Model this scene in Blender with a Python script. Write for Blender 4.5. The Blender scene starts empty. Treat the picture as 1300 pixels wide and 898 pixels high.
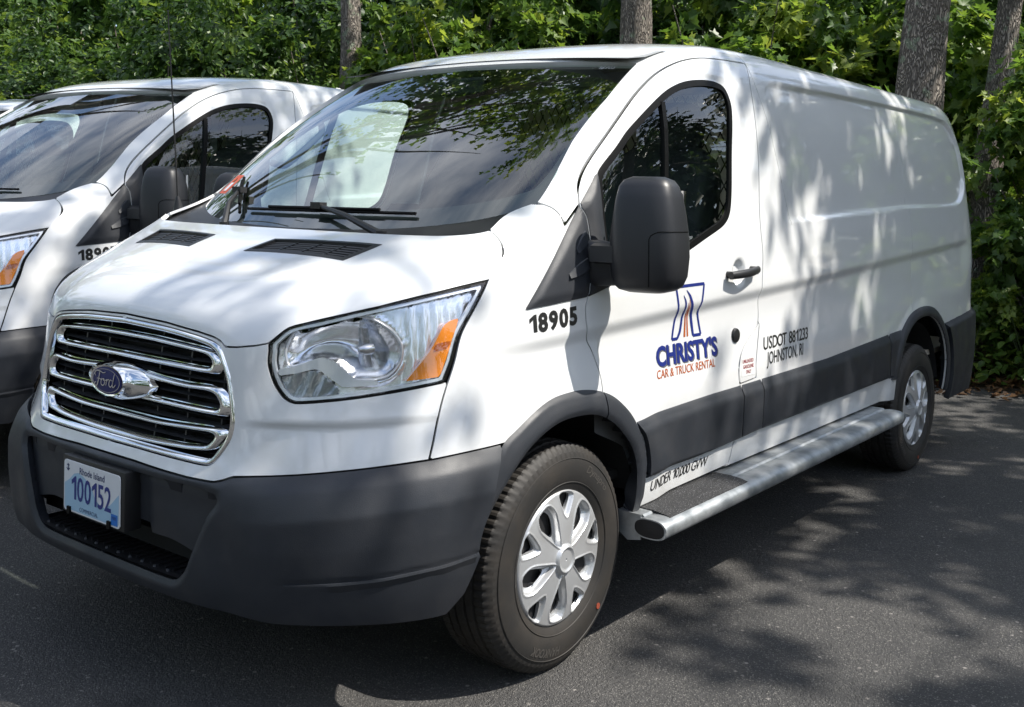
import bpy, math, random
import numpy as np
from mathutils import Vector, Matrix
from mathutils.bvhtree import BVHTree

# ------------------------------------------------------------------ camera, sky, sun, exposure
SC = bpy.context.scene
COL = SC.collection
def vec(*a): return np.array(a, float)

cam_d = bpy.data.cameras.new('camera'); cam = bpy.data.objects.new('camera', cam_d); COL.objects.link(cam); SC.camera = cam
_yaw, _pitch, _roll = .6573, -.0349, .0264
_f = vec(math.cos(_pitch) * math.cos(_yaw), math.cos(_pitch) * math.sin(_yaw), math.sin(_pitch))
_r = np.cross(_f, (0, 0, 1)); _r /= np.linalg.norm(_r); _u = np.cross(_r, _f)
_r2 = _r * math.cos(_roll) + _u * math.sin(_roll); _u2 = -_r * math.sin(_roll) + _u * math.cos(_roll)
cam.matrix_world = Matrix(((_r2[0], _u2[0], -_f[0], -1.6014), (_r2[1], _u2[1], -_f[1], -2.895), (_r2[2], _u2[2], -_f[2], 1.465), (0, 0, 0, 1)))
cam_d.sensor_width = 36; cam_d.lens = 1352.2 / 1300 * 36; cam_d.shift_x = -.02677; cam_d.shift_y = -.11669
cam_d.clip_start = .05; cam_d.clip_end = 900

SUN = vec(.36, -.66, 1.0); SUN /= np.linalg.norm(SUN)          # towards the sun: over the driver's side, a little behind
w = bpy.data.worlds.new('World'); SC.world = w; w.use_nodes = True
nt = w.node_tree; nt.nodes.clear()
sky = nt.nodes.new('ShaderNodeTexSky'); sky.sky_type = 'NISHITA'; sky.sun_disc = False
sky.sun_elevation = math.asin(SUN[2]); sky.sun_rotation = math.atan2(SUN[0], SUN[1])
sky.air_density = 1.0; sky.dust_density = 1.2; sky.ozone_density = 1.0
bg = nt.nodes.new('ShaderNodeBackground'); bg.inputs['Strength'].default_value = .14
wo = nt.nodes.new('ShaderNodeOutputWorld'); 
# thin broken cloud over the blue
_tc = nt.nodes.new('ShaderNodeTexCoord'); _mp = nt.nodes.new('ShaderNodeMapping'); _mp.inputs['Scale'].default_value = (1.0, 1.0, 2.6); nt.links.new(_tc.outputs['Generated'], _mp.inputs[0])
_cn = nt.nodes.new('ShaderNodeTexNoise'); _cn.inputs['Scale'].default_value = 2.3; _cn.inputs['Detail'].default_value = 7; _cn.inputs['Roughness'].default_value = .58; nt.links.new(_mp.outputs[0], _cn.inputs['Vector'])
_cr = nt.nodes.new('ShaderNodeMapRange'); _cr.inputs[1].default_value = .44; _cr.inputs[2].default_value = .70; _cr.inputs[4].default_value = .8; nt.links.new(_cn.outputs[0], _cr.inputs[0])
_cm = nt.nodes.new('ShaderNodeMix'); _cm.data_type = 'RGBA'; _cm.inputs[7].default_value = (8.0, 8.2, 8.6, 1); nt.links.new(_cr.outputs[0], _cm.inputs[0]); nt.links.new(sky.outputs[0], _cm.inputs[6])
nt.links.new(_cm.outputs[2], bg.inputs[0]); nt.links.new(bg.outputs[0], wo.inputs[0])
sd = bpy.data.lights.new('sun', 'SUN'); sd.energy = 4.5; sd.angle = math.radians(.53); sd.color = (1, .95, .87)
so = bpy.data.objects.new('sun', sd); COL.objects.link(so); so.rotation_euler = Vector(SUN).to_track_quat('Z', 'Y').to_euler(); so.location = (3, -6, 12)
SC.view_settings.view_transform = 'Standard'; SC.view_settings.look = 'None'; SC.view_settings.gamma = 1; SC.view_settings.exposure = .72
SC.view_settings.use_curve_mapping = False
SC.cycles.max_bounces = 8; SC.cycles.transparent_max_bounces = 16; SC.cycles.caustics_reflective = False; SC.cycles.caustics_refractive = False
# ------------------------------------------------------------------ numeric core: spline skins, clipping
def sstep(a, b, t):
    t = np.clip((t - a) / (b - a), 0, 1); return t * t * (3 - 2 * t)

def bspl_basis(n, t):
    """cubic B-spline basis rows for parameter t in [0, n-1] with n control points (ends extrapolated)."""
    B = np.zeros((len(t), n))
    i = np.clip(np.floor(t).astype(int), 0, n - 2); f = t - i
    w = [(1 - f) ** 3 / 6, (3 * f ** 3 - 6 * f ** 2 + 4) / 6, (-3 * f ** 3 + 3 * f ** 2 + 3 * f + 1) / 6, f ** 3 / 6]
    r = np.arange(len(t))
    for k in range(4):
        j = i + k - 1
        lo = j < 0; hi = j > n - 1; ok = ~(lo | hi)
        np.add.at(B, (r[ok], j[ok]), w[k][ok])
        np.add.at(B, (r[lo], 0 * j[lo]), 2 * w[k][lo]); np.add.at(B, (r[lo], 0 * j[lo] + 1), -w[k][lo])
        np.add.at(B, (r[hi], 0 * j[hi] + n - 1), 2 * w[k][hi]); np.add.at(B, (r[hi], 0 * j[hi] + n - 2), -w[k][hi])
    return B

def tensor(C, tu, tv, fit=1):
    """C (nu,nv,3) control net, nearly interpolated (fit correction steps) -> dense (len tu, len tv, 3)."""
    C = np.array(C, float); D = C.copy()
    Bu = bspl_basis(C.shape[0], np.arange(C.shape[0], dtype=float)); Bv = bspl_basis(C.shape[1], np.arange(C.shape[1], dtype=float))
    for _ in range(fit):
        D = D + (C - np.einsum('ai,bj,ijk->abk', Bu, Bv, D))
    return np.einsum('ai,bj,ijk->abk', bspl_basis(C.shape[0], tu), bspl_basis(C.shape[1], tv), D)

def grid_faces(nu, nv):
    i = np.arange(nu - 1)[:, None] * nv + np.arange(nv - 1)[None, :]
    a = i.ravel(); q = np.stack([a, a + nv, a + nv + 1, a + 1], 1)
    return np.concatenate([q[:, [0, 1, 2]], q[:, [0, 2, 3]]])

def vnormals(V, F):
    n = np.cross(V[F[:, 1]] - V[F[:, 0]], V[F[:, 2]] - V[F[:, 0]])
    N = np.zeros_like(V)
    for k in range(3): np.add.at(N, F[:, k], n)
    return N / (np.linalg.norm(N, axis=1, keepdims=True) + 1e-12)

class Skin:
    """triangles with positions V, smooth normals N, faces F"""
    def __init__(s, V, F, N=None):
        s.V = np.asarray(V, float); s.F = np.asarray(F, int); s.N = vnormals(s.V, s.F) if N is None else N
    def copy(s): return Skin(s.V.copy(), s.F.copy(), s.N.copy())
    def compact(s):
        u, inv = np.unique(s.F.ravel(), return_inverse=True)
        return Skin(s.V[u], inv.reshape(-1, 3), s.N[u])
    def clip(s, f):
        """keep f<0 (f: array per vertex)"""
        f = np.where(np.abs(f) < 1e-7, 1e-7, f); ins = f < 0; cnt = ins[s.F].sum(1)
        keep = s.F[cnt == 3]; out = [keep]; V, N = s.V, s.N
        P = s.F[(cnt == 1) | (cnt == 2)]
        if len(P):
            one = ins[P].sum(1) == 1
            rot = np.where(one, np.argmax(ins[P], 1), np.argmin(ins[P], 1))
            r = np.arange(len(P)); a, b, c = P[r, rot], P[r, (rot + 1) % 3], P[r, (rot + 2) % 3]
            def cutv(p, q):
                return np.stack([np.minimum(p, q), np.maximum(p, q)], 1)
            E = np.concatenate([cutv(a, b), cutv(a, c)])
            ue, inv = np.unique(E, axis=0, return_inverse=True); inv = inv.ravel()
            t = (f[ue[:, 0]] / (f[ue[:, 0]] - f[ue[:, 1]]))[:, None]
            nv = len(V); V = np.concatenate([V, V[ue[:, 0]] * (1 - t) + V[ue[:, 1]] * t])
            nn = N[ue[:, 0]] * (1 - t) + N[ue[:, 1]] * t; N = np.concatenate([N, nn / (np.linalg.norm(nn, axis=1, keepdims=True) + 1e-12)])
            m = len(P); ab = inv[:m] + nv; ac = inv[m:] + nv
            o = one; out.append(np.stack([a[o], ab[o], ac[o]], 1))
            o = ~one; out.append(np.stack([ab[o], b[o], c[o]], 1)); out.append(np.stack([ab[o], c[o], ac[o]], 1))
        return Skin(V, np.concatenate(out), N).compact()
    def offset(s, d):
        d = np.asarray(d)
        if d.ndim == 0: return Skin(s.V + s.N * d, s.F, s.N)
        return Skin(s.V + s.N * d[:, None], s.F)
    def boundary(s):
        E = np.concatenate([s.F[:, [0, 1]], s.F[:, [1, 2]], s.F[:, [2, 0]]])
        key = np.sort(E, 1); u, inv, c = np.unique(key, axis=0, return_inverse=True, return_counts=True)
        return E[c[inv.ravel()] == 1]
    def mirror(s):
        m = np.array([1, -1, 1.]); return Skin(s.V * m, s.F[:, ::-1], s.N * m)
    def join(*ss):
        V, F, N, o = [], [], [], 0
        for k in ss: V.append(k.V); F.append(k.F + o); N.append(k.N); o += len(k.V)
        return Skin(np.concatenate(V), np.concatenate(F), np.concatenate(N))
    def skirt(s, depth, lean=0.0):
        """add a return flange along every boundary edge, going in along -normal"""
        E = s.boundary(); u, inv = np.unique(E.ravel(), return_inverse=True); e = inv.reshape(-1, 2)
        T = s.V[E[:, 1]] - s.V[E[:, 0]]; side = np.cross(T, s.N[E[:, 0]]); side /= np.linalg.norm(side, axis=1, keepdims=True) + 1e-12
        O = np.zeros((len(u), 3)); np.add.at(O, e[:, 0], side); np.add.at(O, e[:, 1], side)
        O /= np.linalg.norm(O, axis=1, keepdims=True) + 1e-12
        top = s.V[u]; bot = top - s.N[u] * depth - O * lean; n = len(u)
        F = np.concatenate([np.stack([e[:, 0], e[:, 0] + n, e[:, 1] + n], 1), np.stack([e[:, 0], e[:, 1] + n, e[:, 1]], 1)])
        return Skin.join(s, Skin(np.concatenate([top, bot]), F, np.concatenate([O, O])))

def smooth_poly(pts, n=8, closed=True):
    """Catmull-Rom through pts; a point given as (x, z, 0) is a hard corner"""
    P = [np.array(p[:2], float) for p in pts]; hard = [len(p) > 2 for p in pts]; N = len(P); out = []
    rng = range(N if closed else N - 1)
    for i in rng:
        a, b = P[i], P[(i + 1) % N]
        p0 = P[i - 1] if (closed or i > 0) else 2 * a - b
        p3 = P[(i + 2) % N] if (closed or i + 2 < N) else 2 * b - a
        m1 = (b - a) if hard[i] else (b - p0) * .5 * min(1, 2 * np.linalg.norm(b - a) / (np.linalg.norm(a - p0) + np.linalg.norm(b - a) + 1e-9))
        m2 = (b - a) if hard[(i + 1) % N] else (p3 - a) * .5 * min(1, 2 * np.linalg.norm(b - a) / (np.linalg.norm(p3 - b) + np.linalg.norm(b - a) + 1e-9))
        for k in range(n):
            t = k / n; out.append((2 * t ** 3 - 3 * t ** 2 + 1) * a + (t ** 3 - 2 * t ** 2 + t) * m1 + (-2 * t ** 3 + 3 * t ** 2) * b + (t ** 3 - t ** 2) * m2)
    if not closed: out.append(P[-1])
    return np.array(out)

def sdf(poly, x, z, closed=True):
    """signed distance to polygon (negative inside)"""
    p = np.asarray(poly); q = np.roll(p, -1, 0)
    if not closed: p, q = p[:-1], q[:-1]
    d = np.full(x.shape, 1e9); ins = np.zeros(x.shape, bool)
    for (ax, az), (bx, bz) in zip(p, q):
        ex, ez = bx - ax, bz - az; l = ex * ex + ez * ez + 1e-18
        t = np.clip(((x - ax) * ex + (z - az) * ez) / l, 0, 1)
        d = np.minimum(d, (x - ax - t * ex) ** 2 + (z - az - t * ez) ** 2)
        if closed:
            c = ((az > z) != (bz > z)); ins ^= c & (x < ax + (z - az) / (ez if ez else 1e-18) * ex)
    d = np.sqrt(d); return np.where(ins, -d, d) if closed else d
# ------------------------------------------------------------------ the van's outer skin (metres; x back from the nose, driver's side at -y; built on +y and mirrored)
SIDE_Y = {.22: .94, .34: .98, .5: .998, .64: 1.004, .73: 1.004, .85: .999, .93: .996, 1.04: .995, 1.12: .996, 1.2: .991, 1.28: .984, 1.36: .975,
          1.445: .962, 1.65: .933, 1.816: .903, 1.966: .862, 2.04: .833, 2.09: .795, 2.115: .73, 2.125: .62}
REAR_X = {.22: -.03, .34: -.01, .5: 0, .64: 0, .73: 0, .85: 0, .93: 0, 1.04: 0, 1.12: 0, 1.2: 0, 1.28: 0, 1.36: 0, 1.445: -.003, 1.65: -.012, 1.816: -.03,
          1.966: -.06, 2.04: -.09, 2.09: -.13, 2.115: -.18, 2.125: -.26}
FRONT = {  # plan curve of the front for each height, centre to corner, ten stations
 .22: [(.17,0),(.175,.25),(.19,.45),(.22,.58),(.27,.68),(.34,.77),(.43,.85),(.53,.9),(.7,.925),(1.15,.935)],
 .34: [(.085,0),(.09,.25),(.107,.45),(.145,.58),(.205,.69),(.275,.785),(.365,.87),(.465,.925),(.65,.957),(1.15,.975)],
 .5: [(.066,0),(.072,.25),(.092,.45),(.128,.58),(.182,.69),(.252,.79),(.345,.878),(.45,.935),(.63,.972),(1.15,.995)],
 .64: [(.066,0),(.073,.25),(.095,.45),(.13,.58),(.182,.69),(.252,.79),(.345,.878),(.452,.938),(.64,.978),(1.15,1.004)],
 .73: [(.108,0),(.115,.25),(.135,.45),(.165,.58),(.21,.69),(.278,.79),(.37,.876),(.475,.936),(.66,.98),(1.15,1.004)],
 .85: [(.122,0),(.128,.25),(.148,.45),(.19,.58),(.25,.69),(.335,.79),(.435,.872),(.54,.928),(.72,.974),(1.15,1.0)],
 .93: [(.126,0),(.132,.25),(.155,.45),(.205,.58),(.275,.69),(.367,.79),(.467,.868),(.57,.922),(.75,.97),(1.15,.997)],
 1.04: [(.139,0),(.146,.25),(.17,.46),(.217,.58),(.29,.69),(.386,.79),(.49,.864),(.597,.914),(.775,.963),(1.15,.992)],
 1.12: [(.158,0),(.165,.25),(.19,.46),(.237,.58),(.308,.69),(.403,.79),(.512,.858),(.622,.905),(.8,.955),(1.15,.988)],
 1.2: [(.2,0),(.207,.25),(.23,.46),(.275,.58),(.34,.69),(.433,.782),(.55,.848),(.665,.895),(.835,.945),(1.15,.981)],
 1.28: [(.3,0),(.31,.25),(.33,.46),(.37,.58),(.44,.69),(.55,.775),(.67,.84),(.775,.888),(.91,.932),(1.16,.972)],
 1.36: [(.6,0),(.605,.25),(.62,.46),(.645,.58),(.69,.69),(.745,.77),(.81,.83),(.885,.872),(.99,.915),(1.19,.957)],
 1.445: [(.78,0),(.79,.25),(.83,.46),(.88,.58),(.94,.69),(.99,.76),(1.045,.825),(1.075,.868),(1.115,.905),(1.22,.94)],
 1.65: [(1.11,0),(1.12,.25),(1.145,.46),(1.17,.58),(1.205,.67),(1.242,.74),(1.277,.80),(1.303,.845),(1.335,.883),(1.42,.913)],
 1.816: [(1.36,0),(1.367,.25),(1.392,.46),(1.42,.58),(1.445,.66),(1.472,.72),(1.5,.775),(1.527,.817),(1.562,.853),(1.65,.882)],
 1.966: [(1.602,0),(1.609,.25),(1.634,.45),(1.66,.56),(1.684,.63),(1.711,.69),(1.737,.742),(1.767,.782),(1.81,.817),(1.9,.842)],
 2.04: [(1.748,0),(1.755,.25),(1.775,.42),(1.80,.52),(1.826,.59),(1.862,.65),(1.9,.70),(1.94,.742),(1.99,.777),(2.08,.805)],
 2.09: [(1.95,0),(1.955,.22),(1.975,.38),(2.0,.47),(2.03,.54),(2.06,.595),(2.1,.645),(2.14,.69),(2.19,.73),(2.28,.765)],
 2.115: [(2.15,0),(2.155,.2),(2.17,.33),(2.19,.4),(2.215,.46),(2.245,.515),(2.28,.565),(2.32,.61),(2.37,.65),(2.45,.69)],
 2.125: [(2.3,0),(2.305,.17),(2.315,.28),(2.33,.34),(2.35,.39),(2.375,.435),(2.405,.475),(2.44,.515),(2.48,.55),(2.55,.585)],
}
WHEEL_X, WHEEL_R = (1.03, 4.33), .352
def swage_z(x): return 1.126 + (x - 2.32) * .053
RECESS = [(2.53,1.43),(2.55,1.93),(2.61,1.975),(2.75,1.985),(3.98,2.008),(5.08,2.0),(5.25,1.93),(5.33,1.8),(5.33,1.64),(5.2,1.515),(5.0,1.475),(4.1,1.453),(2.62,1.384)]

def wrap_net():
    rows = []
    for z in sorted(FRONT):
        y = SIDE_Y[z]; rx = REAR_X[z]; f = FRONT[z]
        x9 = f[9][0]
        r = [(a, b, z) for a, b in f]
        r += [(max(1.62, x9 + .3), y - .004 * (z > .3), z), (max(2.35, x9 + .6), y, z), (3.1, y, z), (3.9, y - .002, z), (4.6, y - .008, z), (5.10 + rx * .6, y - .016, z),
              (5.33 + rx, y - .028, z), (5.44 + rx, y - .060, z), (5.482 + rx, y - .135, z), (5.496 + rx, y - .32, z), (5.5 + rx, 0, z)]
        rows.append(r)
    return np.array(rows).transpose(1, 0, 2)     # (columns, rows, 3)

def wrap_disp(V):
    """pressed-in character of the side: waist swage, window-blank recess, wheel-arch swelling"""
    x, z = V[:, 0], V[:, 2]; dy = np.zeros(len(V))
    t = swage_z(x) - z; k = sstep(.62, .95, x) * (1 - sstep(5.1, 5.35, x))
    dy -= .017 * sstep(0, .055, t) * (1 - sstep(.075, .34, t)) * k
    dy += .004 * sstep(-.07, 0, -np.abs(t) ) * k * 0
    box = (x > 2.3) & (z > 1.3) & (z < 2.1)
    if box.any():
        d = np.full(len(V), 1.); d[box] = sdf(smooth_poly(RECESS, 5), x[box], z[box])
        dy -= .020 * sstep(.0, -.016, d) * (.05 + .95 * sstep(2.5, 3.0, x))
    for i, cx in enumerate(WHEEL_X):
        r = np.hypot(x - cx, z - .36); a = sstep(.2, .5, z)
        dy += (.020 if i == 0 else .015) * (1 - sstep(.50, np.where(x < 1.2, .74, .655) if i == 0 else .61, r)) * a
    return dy

def build_wrap(du=None):
    C = wrap_net(); nc, nr = C.shape[:2]
    # sample so that cells are roughly square and small
    tu = []
    for k in range(nc - 1):
        L = np.linalg.norm(C[k + 1, 6] - C[k, 6]); n = max(2, int(round(L / (.0115 if k < 12 else .02 if k < 16 else .035))))
        tu += list(k + np.arange(n) / n)
    tu = np.array(tu + [nc - 1.])
    tv = []; zs = sorted(FRONT)
    for k in range(nr - 1):
        L = max(zs[k + 1] - zs[k], .04); n = max(2, int(round(L / .0085))); tv += list(k + np.arange(n) / n)
    tv = np.array(tv + [nr - 1.])
    G = tensor(C, tu, tv, 2); nu, nv = len(tu), len(tv)
    V = G.reshape(-1, 3); V[:nv, 1] = 0; F = grid_faces(nu, nv)
    V[:, 1] += wrap_disp(V) * np.clip(np.abs(V[:, 1]) - .6, 0, .2) / .2
    s = Skin(V, F)
    # outward check
    if (s.N[:, 1] * (s.V[:, 1] > .9)).sum() < 0: s = Skin(V, F[:, ::-1])
    return s

def theta(V): return np.arctan2(np.abs(V[:, 1]), .95 - V[:, 0])
# ------------------------------------------------------------------ materials
MATS = {}
def mat(name, color=(.5,.5,.5), rough=.5, metal=0.0, spec=.5, coat=0.0, coat_rough=.03, bump=None, noise=None, rnoise=None, emit=None, sss=None):
    """principled material. bump=(scale, strength, distance); noise=(scale, colour2, lo, hi); rnoise=(scale, rough2)"""
    if name in MATS: return MATS[name]
    m = bpy.data.materials.new(name); m.use_nodes = True; N = m.node_tree.nodes; L = m.node_tree.links; b = N['Principled BSDF']
    b.inputs['Base Color'].default_value = (*color, 1); b.inputs['Roughness'].default_value = rough; b.inputs['Metallic'].default_value = metal
    b.inputs['Specular IOR Level'].default_value = spec; b.inputs['Coat Weight'].default_value = coat; b.inputs['Coat Roughness'].default_value = coat_rough
    tc = N.new('ShaderNodeTexCoord')
    def nz(scale, detail=6.0):
        n = N.new('ShaderNodeTexNoise'); n.inputs['Scale'].default_value = scale; n.inputs['Detail'].default_value = detail; L.new(tc.outputs['Object'], n.inputs['Vector']); return n
    if noise:
        n = nz(noise[0]); mr = N.new('ShaderNodeMapRange'); mr.inputs[1].default_value = noise[2]; mr.inputs[2].default_value = noise[3]; L.new(n.outputs[0], mr.inputs[0])
        mx = N.new('ShaderNodeMix'); mx.data_type = 'RGBA'; mx.inputs[6].default_value = (*color, 1); mx.inputs[7].default_value = (*noise[1], 1)
        L.new(mr.outputs[0], mx.inputs[0]); L.new(mx.outputs[2], b.inputs['Base Color'])
    if rnoise:
        n = nz(rnoise[0]); mr = N.new('ShaderNodeMapRange'); mr.inputs[1].default_value = .35; mr.inputs[2].default_value = .65
        mr.inputs[3].default_value = rough; mr.inputs[4].default_value = rnoise[1]; L.new(n.outputs[0], mr.inputs[0]); L.new(mr.outputs[0], b.inputs['Roughness'])
    if bump:
        n = nz(bump[0], 3.0); bp = N.new('ShaderNodeBump'); bp.inputs['Strength'].default_value = bump[1]; bp.inputs['Distance'].default_value = bump[2]
        L.new(n.outputs[0], bp.inputs['Height']); L.new(bp.outputs[0], b.inputs['Normal'])
    if emit: b.inputs['Emission Color'].default_value = (*emit[0], 1); b.inputs['Emission Strength'].default_value = emit[1]
    MATS[name] = m; return m

def glass(name, tint, ior=1.5, rough=0.0, refl=1.0, power=4.2):
    m = bpy.data.materials.new(name); m.use_nodes = True; N = m.node_tree.nodes; L = m.node_tree.links; N.clear()
    o = N.new('ShaderNodeOutputMaterial'); mx = N.new('ShaderNodeMixShader'); t = N.new('ShaderNodeBsdfTransparent'); g = N.new('ShaderNodeBsdfGlossy')
    t.inputs[0].default_value = (*tint, 1); g.inputs['Roughness'].default_value = rough; g.inputs[0].default_value = (refl, refl, refl, 1)
    # two-sided pane: Schlick reflectance from the angle to the surface, the same from either face
    ge = N.new('ShaderNodeNewGeometry'); dp = N.new('ShaderNodeVectorMath'); dp.operation = 'DOT_PRODUCT'; L.new(ge.outputs['Normal'], dp.inputs[0]); L.new(ge.outputs['Incoming'], dp.inputs[1])
    def mth(op, a, c=None):
        k = N.new('ShaderNodeMath'); k.operation = op
        for q, v in ((0, a), (1, c)):
            if v is None: continue
            if isinstance(v, (int, float)): k.inputs[q].default_value = v
            else: L.new(v, k.inputs[q])
        return k.outputs[0]
    r0 = 2 * ((ior - 1) / (ior + 1)) ** 2
    f5 = mth('POWER', mth('SUBTRACT', 1.0, mth('ABSOLUTE', dp.outputs['Value'])), power)
    fr = mth('ADD', r0, mth('MULTIPLY', f5, 1 - r0))
    L.new(fr, mx.inputs[0]); L.new(t.outputs[0], mx.inputs[1]); L.new(g.outputs[0], mx.inputs[2]); L.new(mx.outputs[0], o.inputs[0])
    MATS[name] = m; return m

PAINT = mat('white_paint', (.73, .74, .74), .32, 0, .5, 1.0, .05, noise=(2.2, (.70, .71, .71), .4, .7))
def _grime(m):
    """thin patchy road film on the paint, heavier low down"""
    N = m.node_tree.nodes; L = m.node_tree.links; b = N['Principled BSDF']; src = b.inputs['Base Color'].links[0].from_socket
    tc = N.new('ShaderNodeTexCoord'); sp = N.new('ShaderNodeSeparateXYZ'); L.new(tc.outputs['Object'], sp.inputs[0])
    r = N.new('ShaderNodeMapRange'); r.inputs[1].default_value = 1.0; r.inputs[2].default_value = .38; r.inputs[3].default_value = .04; r.inputs[4].default_value = .5; L.new(sp.outputs['Z'], r.inputs[0])
    n = N.new('ShaderNodeTexNoise'); n.inputs['Scale'].default_value = 6; n.inputs['Detail'].default_value = 9; n.inputs['Roughness'].default_value = .7; L.new(tc.outputs['Object'], n.inputs['Vector'])
    q = N.new('ShaderNodeMapRange'); q.inputs[1].default_value = .40; q.inputs[2].default_value = .75; L.new(n.outputs[0], q.inputs[0])
    f = N.new('ShaderNodeMath'); f.operation = 'MULTIPLY'; L.new(r.outputs[0], f.inputs[0]); L.new(q.outputs[0], f.inputs[1])
    x = N.new('ShaderNodeMix'); x.data_type = 'RGBA'; x.inputs[7].default_value = (.40, .37, .33, 1); L.new(f.outputs[0], x.inputs[0]); L.new(src, x.inputs[6]); L.new(x.outputs[2], b.inputs['Base Color'])
_grime(PAINT)
PLASTIC = mat('grey_plastic', (.018, .021, .027), .44, 0, .5, bump=(420, .30, .0012), noise=(11, (.027, .029, .034), .45, .72), rnoise=(7, .60))
BLACKP = mat('black_plastic', (.012, .012, .013), .42, 0, .5, bump=(700, .08, .0006))
RUBBER = mat('seal_rubber', (.005, .005, .005), .45, 0, .10)
MIRRORP = mat('mirror_plastic', (.015, .016, .019), .42, 0, .5, bump=(900, .12, .0006))
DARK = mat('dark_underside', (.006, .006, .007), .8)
CHROME = mat('chrome', (.86, .87, .88), .06, 1.0, rnoise=(14, .10))
SILVER = mat('hubcap_silver', (.56, .57, .58), .34, .55, .5, .3, .15, noise=(9, (.48, .48, .48), .45, .7))
REFLECTOR = mat('lamp_reflector', (.90, .91, .93), .20, .85)
BEZEL = mat('lamp_bezel', (.78, .80, .83), .28, .6)
TYRE = mat('tyre_rubber', (.020, .019, .018), .62, 0, .4, bump=(240, .10, .001), noise=(7, (.036, .031, .026), .42, .68))
AMBER = mat('amber_lens', (.85, .25, .01), .18, 0, .5, .8, .05, bump=(160, .3, .002))
AMBERD = mat('amber_reflex', (.45, .10, .01), .2, 0, .5, .8)
GALV = mat('galvanised_steel', (.44, .46, .47), .38, .72, .5, bump=(22, .12, .004), noise=(14, (.28, .30, .31), .42, .62), rnoise=(9, .55))
PAD = mat('grip_pad', (.012, .012, .013), .6, 0, .5, bump=(260, .9, .004), noise=(260, (.26, .26, .27), .60, .68))
WGLASS = glass('windscreen_glass', (.74, .85, .80), 1.52, power=3.0)
SGLASS = glass('door_glass', (.70, .78, .74), 1.50, power=4.8)
LENS = glass('lamp_lens', (.96, .97, .98), 1.35)
BLUE = mat('decal_blue', (.010, .022, .17), .4)
ORANGE = mat('decal_orange', (.40, .085, .012), .4)
BLACKD = mat('decal_black', (.012, .012, .012), .4)
REDD = mat('decal_red', (.28, .02, .03), .4)
GREYD = mat('decal_shadow', (.11, .11, .12), .4)
WHITED = mat('decal_white', (.75, .75, .75), .4)
SEAT = mat('seat_cloth', (.050, .051, .055), .9, bump=(350, .4, .002))
TRIM = mat('cabin_trim', (.085, .087, .09), .7)
TRIML = mat('cabin_trim_pale', (.30, .31, .31), .7)
STEELW = mat('partition_white', (.55, .56, .56), .5)

# ------------------------------------------------------------------ building objects
def link(o, parent=None):
    COL.objects.link(o)
    if parent is not None: o.parent = parent
    return o
def tag(o, label=None, cat=None, group=None, kind=None):
    for k, v in (('label', label), ('category', cat), ('group', group), ('kind', kind)):
        if v: o[k] = v
    return o
def empty(name, loc=(0, 0, 0), parent=None):
    o = bpy.data.objects.new(name, None); o.empty_display_size = .2; o.location = loc; return link(o, parent)
def mk(name, s, m, parent=None, flat=False, label=None):
    """mesh object from a Skin"""
    me = bpy.data.meshes.new(name); F = s.F; n = len(F)
    me.vertices.add(len(s.V)); me.vertices.foreach_set('co', s.V.astype(np.float32).ravel())
    me.loops.add(n * 3); me.loops.foreach_set('vertex_index', F.astype(np.int32).ravel())
    me.polygons.add(n); me.polygons.foreach_set('loop_start', np.arange(0, n * 3, 3, dtype=np.int32))
    me.polygons.foreach_set('use_smooth', np.ones(n, bool)); me.update(calc_edges=True); me.validate()
    if not flat and len(me.polygons) == n:
        me.normals_split_custom_set_from_vertices(s.N.tolist())
    me.materials.append(m); o = bpy.data.objects.new(name, me); link(o, parent)
    if label: o['label'] = label
    return o
def pair(name, s, m, parent):
    """one object for each side of the van: driver's side (-y) first"""
    return mk(name, s.mirror(), m, parent), mk(name, s, m, parent)

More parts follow.
